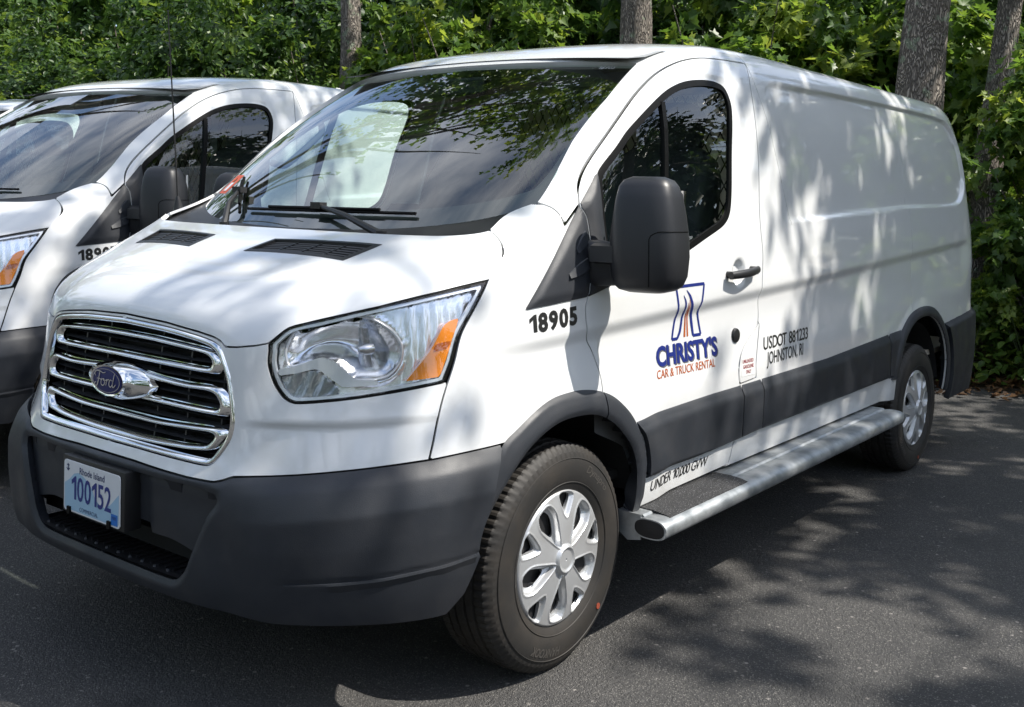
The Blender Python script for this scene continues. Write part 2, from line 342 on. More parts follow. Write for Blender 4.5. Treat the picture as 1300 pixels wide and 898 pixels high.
class MB:
    """collects polygons of one part; build() links them as one mesh"""
    def __init__(s): s.v = []; s.f = []; s.mi = []
    def add(s, V, F, mi=0):
        o = len(s.v); s.v += [tuple(map(float, p)) for p in V]; s.f += [tuple(int(i) + o for i in f) for f in F]; s.mi += [mi] * len(F); return s
    def box(s, c, d, R=None, mi=0):
        c = np.array(c, float); h = np.array(d, float) / 2
        V = np.array([(x, y, z) for x in (-1, 1) for y in (-1, 1) for z in (-1, 1)], float) * h
        if R is not None: V = V @ np.array(R).T
        return s.add(V + c, [(0,1,3,2),(4,6,7,5),(0,4,5,1),(2,3,7,6),(0,2,6,4),(1,5,7,3)], mi)
    def tube(s, P, r, n=8, cap=True, mi=0, closed=False):
        P = np.array(P, float); m = len(P); r = np.full(m, r) if np.isscalar(r) else np.array(r, float)
        T = np.gradient(P, axis=0) if not closed else np.roll(P, -1, 0) - np.roll(P, 1, 0)
        T /= np.linalg.norm(T, axis=1, keepdims=True) + 1e-12
        up = vec(0, 0, 1) if abs(T[0][2]) < .9 else vec(1, 0, 0); V = []
        for i in range(m):
            a = np.cross(T[i], up); a /= np.linalg.norm(a) + 1e-12; b = np.cross(a, T[i]); up = b
            for k in range(n):
                t = 2 * math.pi * k / n; V.append(P[i] + r[i] * (a * math.cos(t) + b * math.sin(t)))
        F = [(i * n + k, i * n + (k + 1) % n, ((i + 1) % m) * n + (k + 1) % n, ((i + 1) % m) * n + k) for i in range(m if closed else m - 1) for k in range(n)]
        if cap and not closed: F += [tuple(range(n))[::-1], tuple(range((m - 1) * n, m * n))]
        return s.add(V, F, mi)
    def loft(s, rings, cap=True, mi=0, closed=False):
        n = len(rings[0]); V = [p for r in rings for p in r]; m = len(rings)
        F = [(i * n + k, i * n + (k + 1) % n, ((i + 1) % m) * n + (k + 1) % n, ((i + 1) % m) * n + k) for i in range(m if closed else m - 1) for k in range(n)]
        if cap and not closed: F += [tuple(range(n))[::-1], tuple(range((m - 1) * n, m * n))]
        return s.add(V, F, mi)
    def prism(s, poly, fn0, fn1, mi=0):
        """polygon (2-D points) mapped to 3-D by fn0 (back) and fn1 (front)"""
        n = len(poly); V = [fn0(*p) for p in poly] + [fn1(*p) for p in poly]
        F = [(k, (k + 1) % n, n + (k + 1) % n, n + k) for k in range(n)] + [tuple(range(n))[::-1], tuple(range(n, 2 * n))]
        return s.add(V, F, mi)
    def build(s, name, m, parent=None, smooth=None, bevel=0, label=None, subsurf=0):
        me = bpy.data.meshes.new(name); me.from_pydata(s.v, [], s.f); me.validate()
        for k in (m if isinstance(m, (list, tuple)) else [m]): me.materials.append(k)
        if len(me.polygons) == len(s.mi) and any(s.mi): me.polygons.foreach_set('material_index', s.mi)
        import bmesh
        bm = bmesh.new(); bm.from_mesh(me); bmesh.ops.recalc_face_normals(bm, faces=bm.faces)
        if bevel: 
            ed = [e for e in bm.edges if len(e.link_faces) == 2 and e.calc_face_angle(0) > .5]
            bmesh.ops.bevel(bm, geom=ed, offset=bevel, segments=2, affect='EDGES', profile=.6, clamp_overlap=True)
        bm.to_mesh(me); bm.free()
        if smooth is not None:
            me.polygons.foreach_set('use_smooth', np.ones(len(me.polygons), bool)); me.set_sharp_from_angle(angle=math.radians(smooth))
        o = bpy.data.objects.new(name, me); link(o, parent)
        if subsurf:
            k = o.modifiers.new('s', 'SUBSURF'); k.levels = k.render_levels = subsurf
        if label: o['label'] = label
        return o
def rot(axis, a): return np.array(Matrix.Rotation(a, 3, axis))
# ------------------------------------------------------------------ one van: outer panels
GAP = .0028
W0 = build_wrap()
BVH = BVHTree.FromPolygons([tuple(v) for v in W0.V], [tuple(f) for f in W0.F])
def side_y(x, z):
    h = BVH.ray_cast(Vector((x, 3, z)), Vector((0, -1, 0))); return h[0].y if h[0] else 1.0
def side_n(x, z):
    h = BVH.ray_cast(Vector((x, 3, z)), Vector((0, -1, 0))); return np.array(h[1]) if h[0] else vec(0, 1, 0)
def front_x(y, z):
    h = BVH.ray_cast(Vector((-2, abs(y), z)), Vector((1, 0, 0))); return h[0].x if h[0] else .15
def area(s, poly, g=GAP, grow=0, n=6, inside=True):
    """clip a skin to (or out of) a side-view (x, z) polygon"""
    P = smooth_poly(poly, n); d = sdf(P, s.V[:, 0], s.V[:, 2])
    return s.clip(d - grow + g) if inside else s.clip(-(d - grow) + g)
TK = .85
def area_t(s, poly, g=GAP, grow=0, n=6, inside=True):
    """the same in wrap coordinates (angle round the nose, z); polygon points are 3-D (x, y, z[,0])"""
    q = [((math.atan2(p[1], .95 - p[0]) * TK, p[2]) + tuple(p[3:])) for p in poly]
    P = smooth_poly(q, n); d = sdf(P, theta(s.V) * TK, s.V[:, 2])
    return s.clip(d - grow + g) if inside else s.clip(-(d - grow) + g)

ARCH_OUT = [(.60,.49),(.635,.62),(.675,.71),(.712,.764),(.766,.794),(.857,.837),(.933,.862),(1.008,.871),(1.086,.871),(1.176,.856),(1.252,.828),(1.325,.778),(1.371,.732),(1.424,.658),(1.45,.585),(1.453,.53),(1.45,.478),(1.432,.42,0),(1.3,.30,0),(.7,.30,0)]
ARCH_IN = [(.619,.50),(.663,.587),(.715,.65),(.778,.712),(.847,.755),(.941,.788),(1.037,.797),(1.137,.788),(1.2,.765),(1.266,.723),(1.34,.654),(1.375,.59),(1.387,.53),(1.389,.464),(1.38,.36,0),(1.3,.2,0),(.7,.2,0),(.612,.45)]
RARCH_OUT = [(3.83,.55),(3.87,.68),(3.93,.765),(4.02,.835),(4.12,.885),(4.23,.91),(4.34,.917),(4.46,.91),(4.58,.885),(4.68,.835),(4.76,.77),(4.82,.68),(4.85,.55),(4.85,.25,0),(3.83,.25,0)]
RARCH_IN = [(3.90,.55),(3.94,.66),(4.0,.745),(4.09,.81),(4.2,.85),(4.34,.863),(4.47,.85),(4.58,.81),(4.67,.745),(4.73,.66),(4.77,.55),(4.77,.2,0),(3.9,.2,0)]
DOOR = [(1.149,1.439,0),(1.17,1.40),(1.163,1.295),(1.14,1.172),(1.118,1.12),(1.128,1.035),(1.163,.975),(1.188,.90),(1.189,.845),(1.19,.70,0),(1.40,.60),(1.43,.50),(1.432,.428,0),(2.095,.450,0),(2.109,.485),(2.125,.535),(2.162,.565),(2.172,.62),(2.188,.70),(2.156,.755),(2.146,.806),(2.171,.864),(2.228,.912),(2.325,.965),(2.343,1.01),(2.336,1.08),(2.338,1.16),(2.352,1.26),(2.347,1.36),(2.356,1.451),(2.382,1.6),(2.400,1.763),(2.418,1.904),(2.447,2.043,0),(2.211,2.034),(2.059,2.02),(1.901,1.986),(1.755,1.932),(1.603,1.847),(1.45,1.742),(1.315,1.637),(1.225,1.557),(1.172,1.495)]
WINDOW = [(1.258,1.50),(1.275,1.553),(1.389,1.640),(1.472,1.703),(1.647,1.806),(1.771,1.868),(1.896,1.909),(2.029,1.930),(2.137,1.932),(2.198,1.915),(2.222,1.86),(2.212,1.80),(2.172,1.67),(2.135,1.5),(2.103,1.42),(2.046,1.378),(1.9,1.330),(1.747,1.281),(1.6,1.238),(1.45,1.208),(1.285,1.19),(1.250,1.22),(1.246,1.336)]
SAIL_F = [(.842,1.130,0),(1.147,1.440,0),(1.1675,1.40),(1.1605,1.295),(1.1375,1.172),(1.127,1.155,0)]
SAIL_D = [(1.1515,1.444,0),(1.262,1.552,0),(1.247,1.336),(1.262,1.185,0),(1.132,1.155,0),(1.1425,1.172),(1.1655,1.295),(1.1725,1.40)]
FENDER = [(.478,.752,0),(.497,.793),(.561,.940,0),(.588,1.001),(.617,1.075),(.664,1.137),(.738,1.226,0),(.79,1.27),(.826,1.305),(.828,1.34),(.820,1.362,0),(.95,1.415),(1.046,1.449,0),(1.066,1.427),(1.071,1.377,0),(1.149,1.439,0),(1.17,1.40),(1.163,1.295),(1.14,1.172),(1.118,1.12),(1.128,1.035),(1.163,.975),(1.188,.90),(1.189,.845),(1.19,.70,0),(.66,.70,0)]
HEADL = [(.2175,.5795,1.050,0),(.217,.582,1.029),(.214,.583,1.002),(.215,.592,.971),(.221,.609,.936),(.232,.636,.906),(.248,.664,.896),(.349,.778,.911),(.557,.914,.947,0),(.585,.917,1.001),(.616,.915,1.075),(.662,.917,1.133),(.735,.910,1.222,0),(.562,.858,1.19),(.408,.785,1.155),(.296,.676,1.117),(.253,.621,1.098),(.230,.594,1.071)]
BTOP = [(0,.684),(.15,.683),(.265,.679),(.389,.676),(.484,.677),(.512,.685),(.539,.697),(.607,.706),(.706,.718),(.824,.734),(.937,.750),(.995,.764),(1.1,.80)]   # |y|, z of the bumper's upper edge
HOODZ = [(0,1.086),(.2,1.079),(.343,1.066),(.407,1.057),(.438,1.047),(.455,1.034),(.493,1.036),(.548,1.044),(.579,1.052),(.594,1.071),(.621,1.097),(.676,1.117),(.785,1.155),(.858,1.19),(.909,1.223),(1.0,1.25)]
WSY = [(1.40,.86),(1.445,.837),(1.652,.797),(1.816,.780),(1.967,.747),(2.05,.72)]
WSZ = [(0,1.985),(.3,1.982),(.55,1.977),(.747,1.967),(.9,1.955)]
GRILLE = [(0,1.077,0),(.2,1.070),(.34,1.058),(.405,1.048),(.437,1.035),(.456,1.012),(.487,.952),(.508,.87),(.513,.815),(.501,.774),(.466,.722),(.44,.711),(.326,.711),(.15,.713),(0,.713,0)]
RECESSF = [(0,.655,0),(.42,.655),(.50,.645),(.508,.625),(.484,.59),(.454,.532),(.425,.473),(.399,.423),(.36,.389),(.305,.384),(.15,.386),(0,.387,0)]
CLAD_T = [(1.3,.726),(1.94,.747),(2.148,.75),(3.007,.769),(3.826,.809),(4.2,.825)]
CLAD_B = [(1.3,.524),(1.842,.526),(2.109,.537),(2.315,.548),(3.785,.579),(4.2,.585)]
def pw(tab, x): a = np.array(tab); return np.interp(x, a[:, 0], a[:, 1])

van = empty('van')
def mirror_join(s): return Skin.join(s, s.mirror())

# --- body shell: A-pillars, roof, cargo side, sill
Y, Z, X = np.abs(W0.V[:, 1]), W0.V[:, 2], W0.V[:, 0]
s = W0.clip(-np.maximum(Z - pw(WSZ, Y), Y - pw(WSY, Z)) + .001)
s = area(s, DOOR, inside=False)
APIL = [(1.030,1.4515,0),(1.046,1.4505,0),(1.066,1.429),(1.0735,1.381,0),(1.149,1.443,0),(1.30,1.55,0),(1.30,2.2,0),(.90,2.2,0),(.90,1.46,0)]
dA = sdf(smooth_poly(APIL, 5), s.V[:, 0], s.V[:, 2]); s = s.clip(np.where(s.V[:, 0] < 1.25, dA + GAP, -1.0))
s = s.clip(np.where(s.V[:, 2] < 1.3, 2.0 - s.V[:, 0], -1.0))
s = area(s, ARCH_OUT, inside=False); s = area(s, RARCH_IN, inside=False)
zb = np.interp(s.V[:, 0], [1.4, 3.72, 4.8, 5.6], [.436, .472, .40, .40]); s = s.clip(zb - s.V[:, 2])
FLAP = [(2.34,.985,0),(2.228,.914),(2.176,.866),(2.152,.806),(2.160,.757,0),(2.296,.765,0),(2.298,.826),(2.349,.97)]
# roof cap joins the two shells
top = W0.V[np.abs(W0.V[:, 2] - 2.125) < 1e-6]; top = top[np.argsort(np.arctan2(top[:, 1], 3.9 - top[:, 0]))]
nt_ = 8; cap = np.array([[(p[0], p[1] * (1 - t), 2.125 + .014 * (1 - (1 - t) ** 2)) for t in np.linspace(0, 1, nt_)] for p in top]).reshape(-1, 3)
capS = Skin(cap, grid_faces(len(top), nt_))
if capS.N[:, 2].sum() < 0: capS = Skin(cap, grid_faces(len(top), nt_)[:, ::-1])
flap = area(s, FLAP); s = area(s, FLAP, inside=False)
# seams in the shell: cab roof / cargo side and cargo side / rear quarter
cab = s.clip(s.V[:, 0] - 2.447 + GAP) if False else s
fB = np.where(s.V[:, 2] > 2.0, s.V[:, 0] - (2.447 + (s.V[:, 2] - 2.043) * -.25), -1.0) 
roofcab = s.clip(np.where((s.V[:, 2] > 1.37), s.V[:, 0] - (2.447 - (s.V[:, 2] - 2.043) * .3), 1.0) + GAP * .6)
cargo = s.clip(np.where((s.V[:, 2] > 1.37), -(s.V[:, 0] - (2.447 - (s.V[:, 2] - 2.043) * .3)), -1.0) + GAP * .6)
mk('cab_roof', mirror_join(roofcab).skirt(.022), PAINT, van)
mk('cargo_roof', mirror_join(capS), PAINT, van)
def seamx(z): return 4.12 + 0 * z
RW = [(.16,1.33),(.16,1.78),(.70,1.78),(.74,1.33)]
dr = sdf(smooth_poly(RW, 4), np.abs(cargo.V[:, 1]), cargo.V[:, 2]); dr = np.where(cargo.V[:, 0] > 5.2, dr, 1.0)
rg = W0.clip(5.2 - W0.V[:, 0]); rg = rg.clip(sdf(smooth_poly(RW, 4), np.abs(rg.V[:, 1]), rg.V[:, 2]) - .01).offset(-.004)
pair('rear_window', rg, SGLASS, van)  # unseen rear windows, added to let daylight into the cargo space
cargo = cargo.clip(-dr)
for nm, sg in (('cargo_side', 1), ('rear_quarter', -1)):
    pair(nm, cargo.clip(sg * (cargo.V[:, 0] - 4.17) + .0008).skirt(.010), PAINT, van)
fl = pair('fuel_flap', flap.skirt(.010), PAINT, van)

# --- front fascia (white surround of grille and lamps)
yf = np.abs(W0.V[:, 1])
s = W0.clip(W0.V[:, 0] - .62)
s = s.clip(pw(BTOP, np.abs(s.V[:, 1])) + GAP - s.V[:, 2]); s = s.clip(s.V[:, 2] - pw(HOODZ, np.abs(s.V[:, 1])) + GAP)
s = s.clip(s.V[:, 0] - np.interp(s.V[:, 2], [.70, .752, .793, .94, 1.3], [.455, .478, .497, .561, .56]) + GAP * .7)
s = area_t(s, HEADL, g=0, grow=.002, inside=False)
d = sdf(smooth_poly(GRILLE, 6), np.abs(s.V[:, 1]), s.V[:, 2]); s = s.clip(-d)
tf = theta(s.V); zc = np.interp(tf, [.55, .68, .9, 1.15], [.842, .845, .852, .862])
s = s.offset(-.013 * sstep(0, .016, zc - s.V[:, 2]) * sstep(.57, .72, tf) * (1 - .7 * sstep(1.0, 1.1, tf)))
fascia = mk('front_fascia', mirror_join(s).skirt(.014), PAINT, van)

# --- fender, with its black arch flare and black corner piece
s = area(W0.clip(W0.V[:, 0] - 1.4), FENDER)
s = s.clip(pw(BTOP, np.abs(s.V[:, 1])) + .002 - s.V[:, 2]); s = area(s, ARCH_OUT, g=0, grow=-.012, inside=False)
fenders = pair('fender', s.skirt(.010), PAINT, van)
s = area(W0.clip(W0.V[:, 0] - 1.4), SAIL_F, g=.001)
dd = -sdf(smooth_poly(SAIL_F, 6), s.V[:, 0], s.V[:, 2]); s = s.offset(.003 + .007 * sstep(0, .030, dd))
for o, q in zip(fenders, (s.mirror(), s)): mk('corner_trim', q.skirt(.012), PLASTIC, o)

def flare(base, outer, inner, h=.016):
    s = area(base, outer, g=0); s = area(s, inner, g=0, inside=False)
    do = -sdf(smooth_poly(outer, 6), s.V[:, 0], s.V[:, 2]); di = sdf(smooth_poly(inner, 6), s.V[:, 0], s.V[:, 2])
    k = h * sstep(-.002, .012, do) * (.55 + .45 * sstep(0, .05, do)) - .008 * (1 - sstep(0, .012, di))
    s = s.offset(k); return s
fl_ = flare(W0.clip(np.abs(W0.V[:, 0] - 1.03) - .5).clip(np.zeros(0)) if False else W0, ARCH_OUT, ARCH_IN)
fr = fl_.clip(fl_.V[:, 0] - 1.19 + .002).clip(0 * 1.0 - 1 + 0 * fl_.V[:1, 0]) if False else fl_.clip(fl_.V[:, 0] - 1.19 + .003)
fr = fr.clip(pw([(.5, .50), (.60, .50), (.66, .50), (2, .50)], fr.V[:, 0]) - fr.V[:, 2])
rr = fl_.clip(1.19 + .003 - fl_.V[:, 0]); rr = rr.clip(.405 - rr.V[:, 2])
for o, q in zip(fenders, (fr.mirror(), fr)): mk('wheel_arch_flare', q.skirt(.05, .004), PLASTIC, o)

# --- door
base = W0.clip(W0.V[:, 0] - 2.6); base = base.clip(1.0 - base.V[:, 0])
s = area(base, DOOR); s = area(s, ARCH_OUT, g=0, grow=-.012, inside=False)
door_full = s
s = area(s, WINDOW, g=0, inside=False)
# rolled, slightly sunk frame round the window
dw = sdf(smooth_poly(WINDOW, 6), s.V[:, 0], s.V[:, 2]); rc = np.hypot((s.V[:, 0] - 2.142) / .92, s.V[:, 2] - 1.190)
s = s.offset(-.007 * (1 - sstep(0, .045, dw)) - .022 * (1 - sstep(.034, .058, rc)))
doors = pair('door', s.skirt(.012), PAINT, van)
s = area(base, SAIL_D, g=.001)
dd = -sdf(smooth_poly(SAIL_D, 6), s.V[:, 0], s.V[:, 2]); s = s.offset(.003 + .007 * sstep(0, .030, dd))
for o, q in zip(doors, (s.mirror(), s)): mk('corner_trim', q.skirt(.012), PLASTIC, o)
for o, q in zip(doors, (rr.mirror(), rr)): mk('wheel_arch_flare', q.skirt(.05, .004), PLASTIC, o)
s = area(base, WINDOW, g=-.004); dw = -sdf(smooth_poly(WINDOW, 6), s.V[:, 0], s.V[:, 2])
ring = s.clip(dw - .020).offset(-.006); gl = s.clip(.017 - dw).offset(-.013)
ring2 = s.clip(dw - .012).clip(.004 - dw[:0].sum() - 1 + 0 * s.clip(dw - .012).V[:, 0]) if False else None
for o, q, g_ in zip(doors, (ring.mirror(), ring), (gl.mirror(), gl)):
    mk('window_seal', q.skirt(.012), RUBBER, o); mk('window_glass', g_, SGLASS, o)
# window divider bar
for o, sg in zip(doors, (-1, 1)):
    b = MB(); 
    P = [(1.600 + .116 * t, 1.245 + t * .575) for t in np.linspace(0, 1, 7)]
    L1 = [(x - .013, sg * (side_y(x, z) - .004), z) for x, z in P]; L2 = [(x + .013, sg * (side_y(x, z) - .004), z) for x, z in P]
    L3 = [(x, y - sg * .02, z) for x, y, z in L1]; L4 = [(x, y - sg * .02, z) for x, y, z in L2]
    b.loft([list(q) for q in zip(L1, L2, L4, L3)]); b.build('window_divider', RUBBER, o)

# --- rubbing-strip cladding, three pieces a side, and rear arch flare
def clad(x0, x1, name, parents):
    B = W0.clip(W0.V[:, 0] - (x1 + .1)); B = B.clip(x0 - .1 - B.V[:, 0])
    xs = np.linspace(x0, x1, 12)
    poly = [(x, pw(CLAD_T, x), 0) for x in xs] + [(x, pw(CLAD_B, x), 0) for x in xs[::-1]]
    s = area(B, poly, g=.0, n=1); s = area(s, ARCH_OUT, g=0, grow=.003, inside=False); s = area(s, RARCH_OUT, g=0, grow=.003, inside=False)
    t = pw(CLAD_T, s.V[:, 0]) - s.V[:, 2]; b = s.V[:, 2] - pw(CLAD_B, s.V[:, 0]); e = np.minimum(s.V[:, 0] - x0, x1 - s.V[:, 0])
    s = s.offset(.004 + .014 * sstep(0, .045, t) * sstep(0, .012, b) - .004 * (1 - sstep(0, .006, np.minimum(np.minimum(t, b), e))))
    for o, q in zip(parents, (s.mirror(), s)): mk(name, q.skirt(.02), PLASTIC, o)
clad(1.36, 2.164, 'rubbing_strip', doors)
clad(2.170, 2.336, 'rubbing_strip', fl)
clad(2.344, 3.80, 'rubbing_strip', (van, van)); clad(3.806, 4.05, 'rubbing_strip', (van, van))
B = W0.clip(3.6 - W0.V[:, 0]); rf = flare(B, RARCH_OUT, RARCH_IN, .014); rf = rf.clip(.40 - rf.V[:, 2]); rf = rf.clip(np.where((rf.V[:, 2] < .57) & (rf.V[:, 0] < 4.3), 1., -1.))
pair('wheel_arch_flare', rf.skirt(.05, .004), PLASTIC, van)
# rear bumper wrap
B = W0.clip(4.70 - W0.V[:, 0]); zt = .795 + (B.V[:, 0] - 4.8) * .07; B = B.clip(B.V[:, 2] - zt); B = B.clip(.34 - B.V[:, 2]); B = area(B, RARCH_OUT, g=0, grow=.002, inside=False)
tt = .795 + (B.V[:, 0] - 4.8) * .07 - B.V[:, 2]
B = B.offset(.006 + .022 * sstep(0, .03, tt)); mk('rear_bumper', mirror_join(B).skirt(.03), PLASTIC, van)
for sg in (-1, 1):
    for z in (.98,):
        b = MB(); b.box((5.462, sg * .880, z), (.030, .040, .060)); b.tube([(5.470, sg * .893, z - .036), (5.470, sg * .893, z + .036)], .011, 10); b.build('door_hinge', PAINT, van, bevel=.006, smooth=40)

# --- bonnet
HN = [[(.143,0,1.050),(.155,0,1.100),(.197,0,1.152),(.32,0,1.219),(.455,0,1.273),(.567,0,1.310),(.668,0,1.338)],
 [(.148,.24,1.040),(.160,.24,1.092),(.203,.24,1.147),(.325,.24,1.215),(.46,.24,1.270),(.572,.245,1.308),(.674,.25,1.338)],
 [(.160,.40,1.022),(.173,.40,1.080),(.217,.40,1.138),(.335,.405,1.207),(.467,.41,1.261),(.58,.42,1.302),(.685,.43,1.338)],
 [(.176,.50,1.008),(.196,.50,1.070),(.247,.50,1.131),(.352,.505,1.198),(.475,.515,1.252),(.59,.53,1.297),(.697,.55,1.338)],
 [(.238,.615,1.055),(.262,.618,1.105),(.312,.622,1.148),(.398,.630,1.196),(.502,.640,1.243),(.61,.652,1.290),(.714,.66,1.339)],
 [(.328,.715,1.095),(.350,.715,1.130),(.392,.715,1.163),(.460,.715,1.202),(.547,.72,1.246),(.640,.725,1.292),(.735,.73,1.341)],
 [(.420,.797,1.125),(.440,.796,1.155),(.475,.793,1.184),(.532,.790,1.216),(.603,.788,1.255),(.683,.787,1.298),(.767,.785,1.346)],
 [(.560,.864,1.165),(.578,.861,1.193),(.605,.856,1.216),(.645,.849,1.242),(.695,.841,1.273),(.748,.832,1.310),(.797,.816,1.352)],
 [(.737,.914,1.195),(.757,.911,1.225),(.778,.907,1.251),(.800,.901,1.277),(.818,.890,1.304),(.826,.868,1.335),(.820,.836,1.3595)]]
tu, tv = np.linspace(0, 8, 97), np.linspace(0, 6, 73)
Vh = tensor(HN, tu, tv, 2).reshape(-1, 3); Vh[:73, 1] = 0; Fh = grid_faces(97, 73)
hood = Skin(Vh, Fh); hood = Skin(Vh, Fh[:, ::-1]) if hood.N[:, 2].sum() < 0 else hood
hood = hood.clip(pw(HOODZ, np.abs(hood.V[:, 1])) + GAP * .8 - hood.V[:, 2])
HBVH = BVHTree.FromPolygons([tuple(v) for v in hood.V], [tuple(f) for f in hood.F])
def hood_z(x, y):
    h = HBVH.ray_cast(Vector((x, abs(y), 3)), Vector((0, 0, -1))); return h[0].z if h[0] else 1.3
VENT = [(.462,.149,0),(.513,.538,0),(.628,.572,0),(.567,.162,0)]     # x, |y|
dv = sdf(smooth_poly(VENT, 1), hood.V[:, 0], np.abs(hood.V[:, 1]))
hood_o = mk('bonnet', mirror_join(hood.clip(-dv)).skirt(.016), PAINT, van)

# --- windscreen
wb = [(.735,0,1.345),(.752,.25,1.349),(.795,.46,1.360),(.862,.63,1.380),(.945,.76,1.410),(1.046,.837,1.447)]
wt = [(1.63,0,1.985),(1.637,.225,1.983),(1.655,.41,1.979),(1.683,.56,1.975),(1.713,.67,1.971),(1.742,.747,1.967)]
WN = []
for a, b in zip(wb, wt):
    a, b = vec(*a), vec(*b); WN.append([a + (b - a) * t + vec(-.60, 0, .80) * .028 * 4 * t * (1 - t) for t in np.linspace(0, 1.03, 6)])
tu, tv = np.linspace(0, 5.10, 41), np.linspace(0, 5, 41)
Vw = tensor(WN, tu, tv, 2).reshape(-1, 3); Vw[:41, 1] = 0; ws = Skin(Vw, grid_faces(41, 41)); ws = ws if ws.N[:, 2].sum() > 0 else Skin(Vw, grid_faces(41, 41)[:, ::-1])
ws = ws.offset(-.011)
TU, TV = np.repeat(tu, 41), np.tile(tv, 41)
screen = mk('windscreen', mirror_join(ws), WGLASS, van)
eb = np.minimum((5 - TU) / 5 * .80 - .03 - .10 * np.clip(1 - TV / 1.2, 0, 1) ** 2 , np.minimum(TV / 5 * .85 - .075 - .02 * (TU / 5) ** 4, (5 - TV) / 5 * .85 - .022))
frit = ws.clip(eb).offset(-.004); mk('windscreen_border', mirror_join(frit), BLACKP, screen)
WBVH = BVHTree.FromPolygons([tuple(v) for v in ws.V], [tuple(f) for f in ws.F])
def screen_at(y, z):
    h = WBVH.ray_cast(Vector((-1, abs(y), z)), Vector((1, 0, 0)))
    return (np.array((h[0].x, y, h[0].z)), np.array((h[1].x, math.copysign(h[1].y, y) if y else 0, h[1].z))) if h[0] else (vec(1, y, z), vec(-.6, 0, .8))
# cowl tray under the screen
cw = MB()
for sg in (1, -1):
    for (a, b), (c, e) in zip(zip(wb[:-1], wb[1:]), zip([(.655,0,1.318),(.66,.25,1.318),(.685,.46,1.318),(.71,.63,1.318),(.76,.78,1.325),(.84,.85,1.355)][:-1], [(.655,0,1.318),(.66,.25,1.318),(.685,.46,1.318),(.71,.63,1.318),(.76,.78,1.325),(.84,.85,1.355)][1:])):
        f = lambda p, dz=-.012: (p[0], p[1] * sg, p[2] + dz)
        cw.add([f(c), f(e), f((b[0] + .05, b[1], b[2] + .02)), f((a[0] + .05, a[1], a[2] + .02))], [(0, 1, 2, 3) if sg > 0 else (3, 2, 1, 0)])
cw.build('cowl_panel', BLACKP, van, smooth=40)

# --- bumper
s = W0.clip(W0.V[:, 0] - 1.0); yb = np.abs(s.V[:, 1]); s = s.clip(s.V[:, 2] - pw(BTOP, yb) + GAP)
s = s.clip(np.where(s.V[:, 0] > .52, .338 + (s.V[:, 0] - .52) * 1.0, .338) - s.V[:, 2])
s = s.clip(s.V[:, 0] - np.interp(s.V[:, 2], [.3, .34, .384, .48, .50, .75, .80], [.50, .527, .566, .603, .640, .70, .70]))
s = area(s, ARCH_OUT, g=0, grow=.001, inside=False)
d = sdf(smooth_poly(RECESSF, 6), np.abs(s.V[:, 1]), s.V[:, 2])
# pressed ledges: shoulder band, side crease
bz = s.V[:, 2]; th_ = theta(s.V)
cz = np.interp(th_, [0, .72, .964, 1.061, 1.232, 2], [.43, .436, .454, .468, .484, .49])
crease = sstep(.70, .80, th_)
tt = pw(BTOP, np.abs(s.V[:, 1])) - bz; k_ = sstep(.56, .74, th_)
prof_ = np.interp(tt, [0, .004, .045, .115, .20, .40], [-.004, .0, .020, .036, .037, .030])
mid_ = np.interp(tt, [0, .004, .020, .40], [-.004, .0, .007, .006])
off = prof_ * k_ + mid_ * (1 - k_) - .014 * (1 - sstep(.0, .018, d)) * (bz < .66)
off -= .004 * crease * (1 - sstep(0, .009, np.abs(bz - cz - .006)))
s = s.offset(off)
BB = BVHTree.FromPolygons([tuple(v) for v in s.V], [tuple(f) for f in s.F])
d = sdf(smooth_poly(RECESSF, 6), np.abs(s.V[:, 1]), s.V[:, 2]); s = s.clip(-d)
bump = mk('front_bumper', mirror_join(s).skirt(.045, .012), PLASTIC, van)
for sg in (-1, 1):     # moulded ledge line low on each corner of the bumper
    R_ = []
    for t in np.linspace(.745, 1.225, 26):
        z = float(np.interp(t, [.72, .964, 1.061, 1.232], [.436, .454, .468, .484])); dr_ = Vector((-math.cos(t), math.sin(t), 0)); h = BB.ray_cast(Vector((.95, 0, z)) + dr_ * 2, -dr_)
        if h[0] is None: continue
        p = np.array(h[0]); n_ = np.array((dr_.x, dr_.y, 0)); k = .35 + .65 * min(1, (t - .745) / .12)
        R_.append([q * vec(1, sg, 1) for q in (p + vec(0, 0, .004) - n_ * .006, p + vec(0, 0, .0035) + n_ * .0065 * k, p + vec(0, 0, -.002) + n_ * .0075 * k, p + vec(0, 0, -.030) + n_ * .0 - n_ * .004)])
    b = MB(); b.loft(R_, cap=True); b.build('bumper_ledge', PLASTIC, bump, smooth=30)
b = MB(); b.box((.30, 0, .53), (.02, 1.5, .34)); b.box((.22, 0, .372), (.22, .95, .012)); b.build('bumper_dark_backing', DARK, bump)  # black boxes put behind the opening so that it reads dark
# recessed centre panel carrying the plate, step shelf below
YR = np.linspace(-.53, .53, 61)
def rp(y): # lower edge of recessed panel
    a = abs(y); return .515 - .025 * sstep(.215, .225, a) - .03 * sstep(.30, .48, a)
def rx(y, z): return front_x(y, max(z, .45)) + .030 + .012 * sstep(.62, .655, z) * 0
V = []; 
zz = np.linspace(0, 1, 9)
for y in YR:
    lo, hi = rp(y), .672
    for t in zz:
        z = lo + (hi - lo) * t; V.append((rx(y, z) - .014 * sstep(.60, .66, z) + .006 * (abs(y) < .22), y, z))
ps = Skin(np.array(V), grid_faces(61, 9)); ps = ps if ps.N[:, 0].sum() < 0 else Skin(np.array(V), grid_faces(61, 9)[:, ::-1])
mk('centre_panel', ps.skirt(.03), PLASTIC, bump)
st = MB(); V = []
for y in np.linspace(-.46, .46, 47):
    xf = front_x(y, .40) + .012
    V += [(xf, y, .392), (xf + .015, y, .394), (xf + .02, y, .388), (xf + .16, y, .388), (xf + .17, y, .52)]
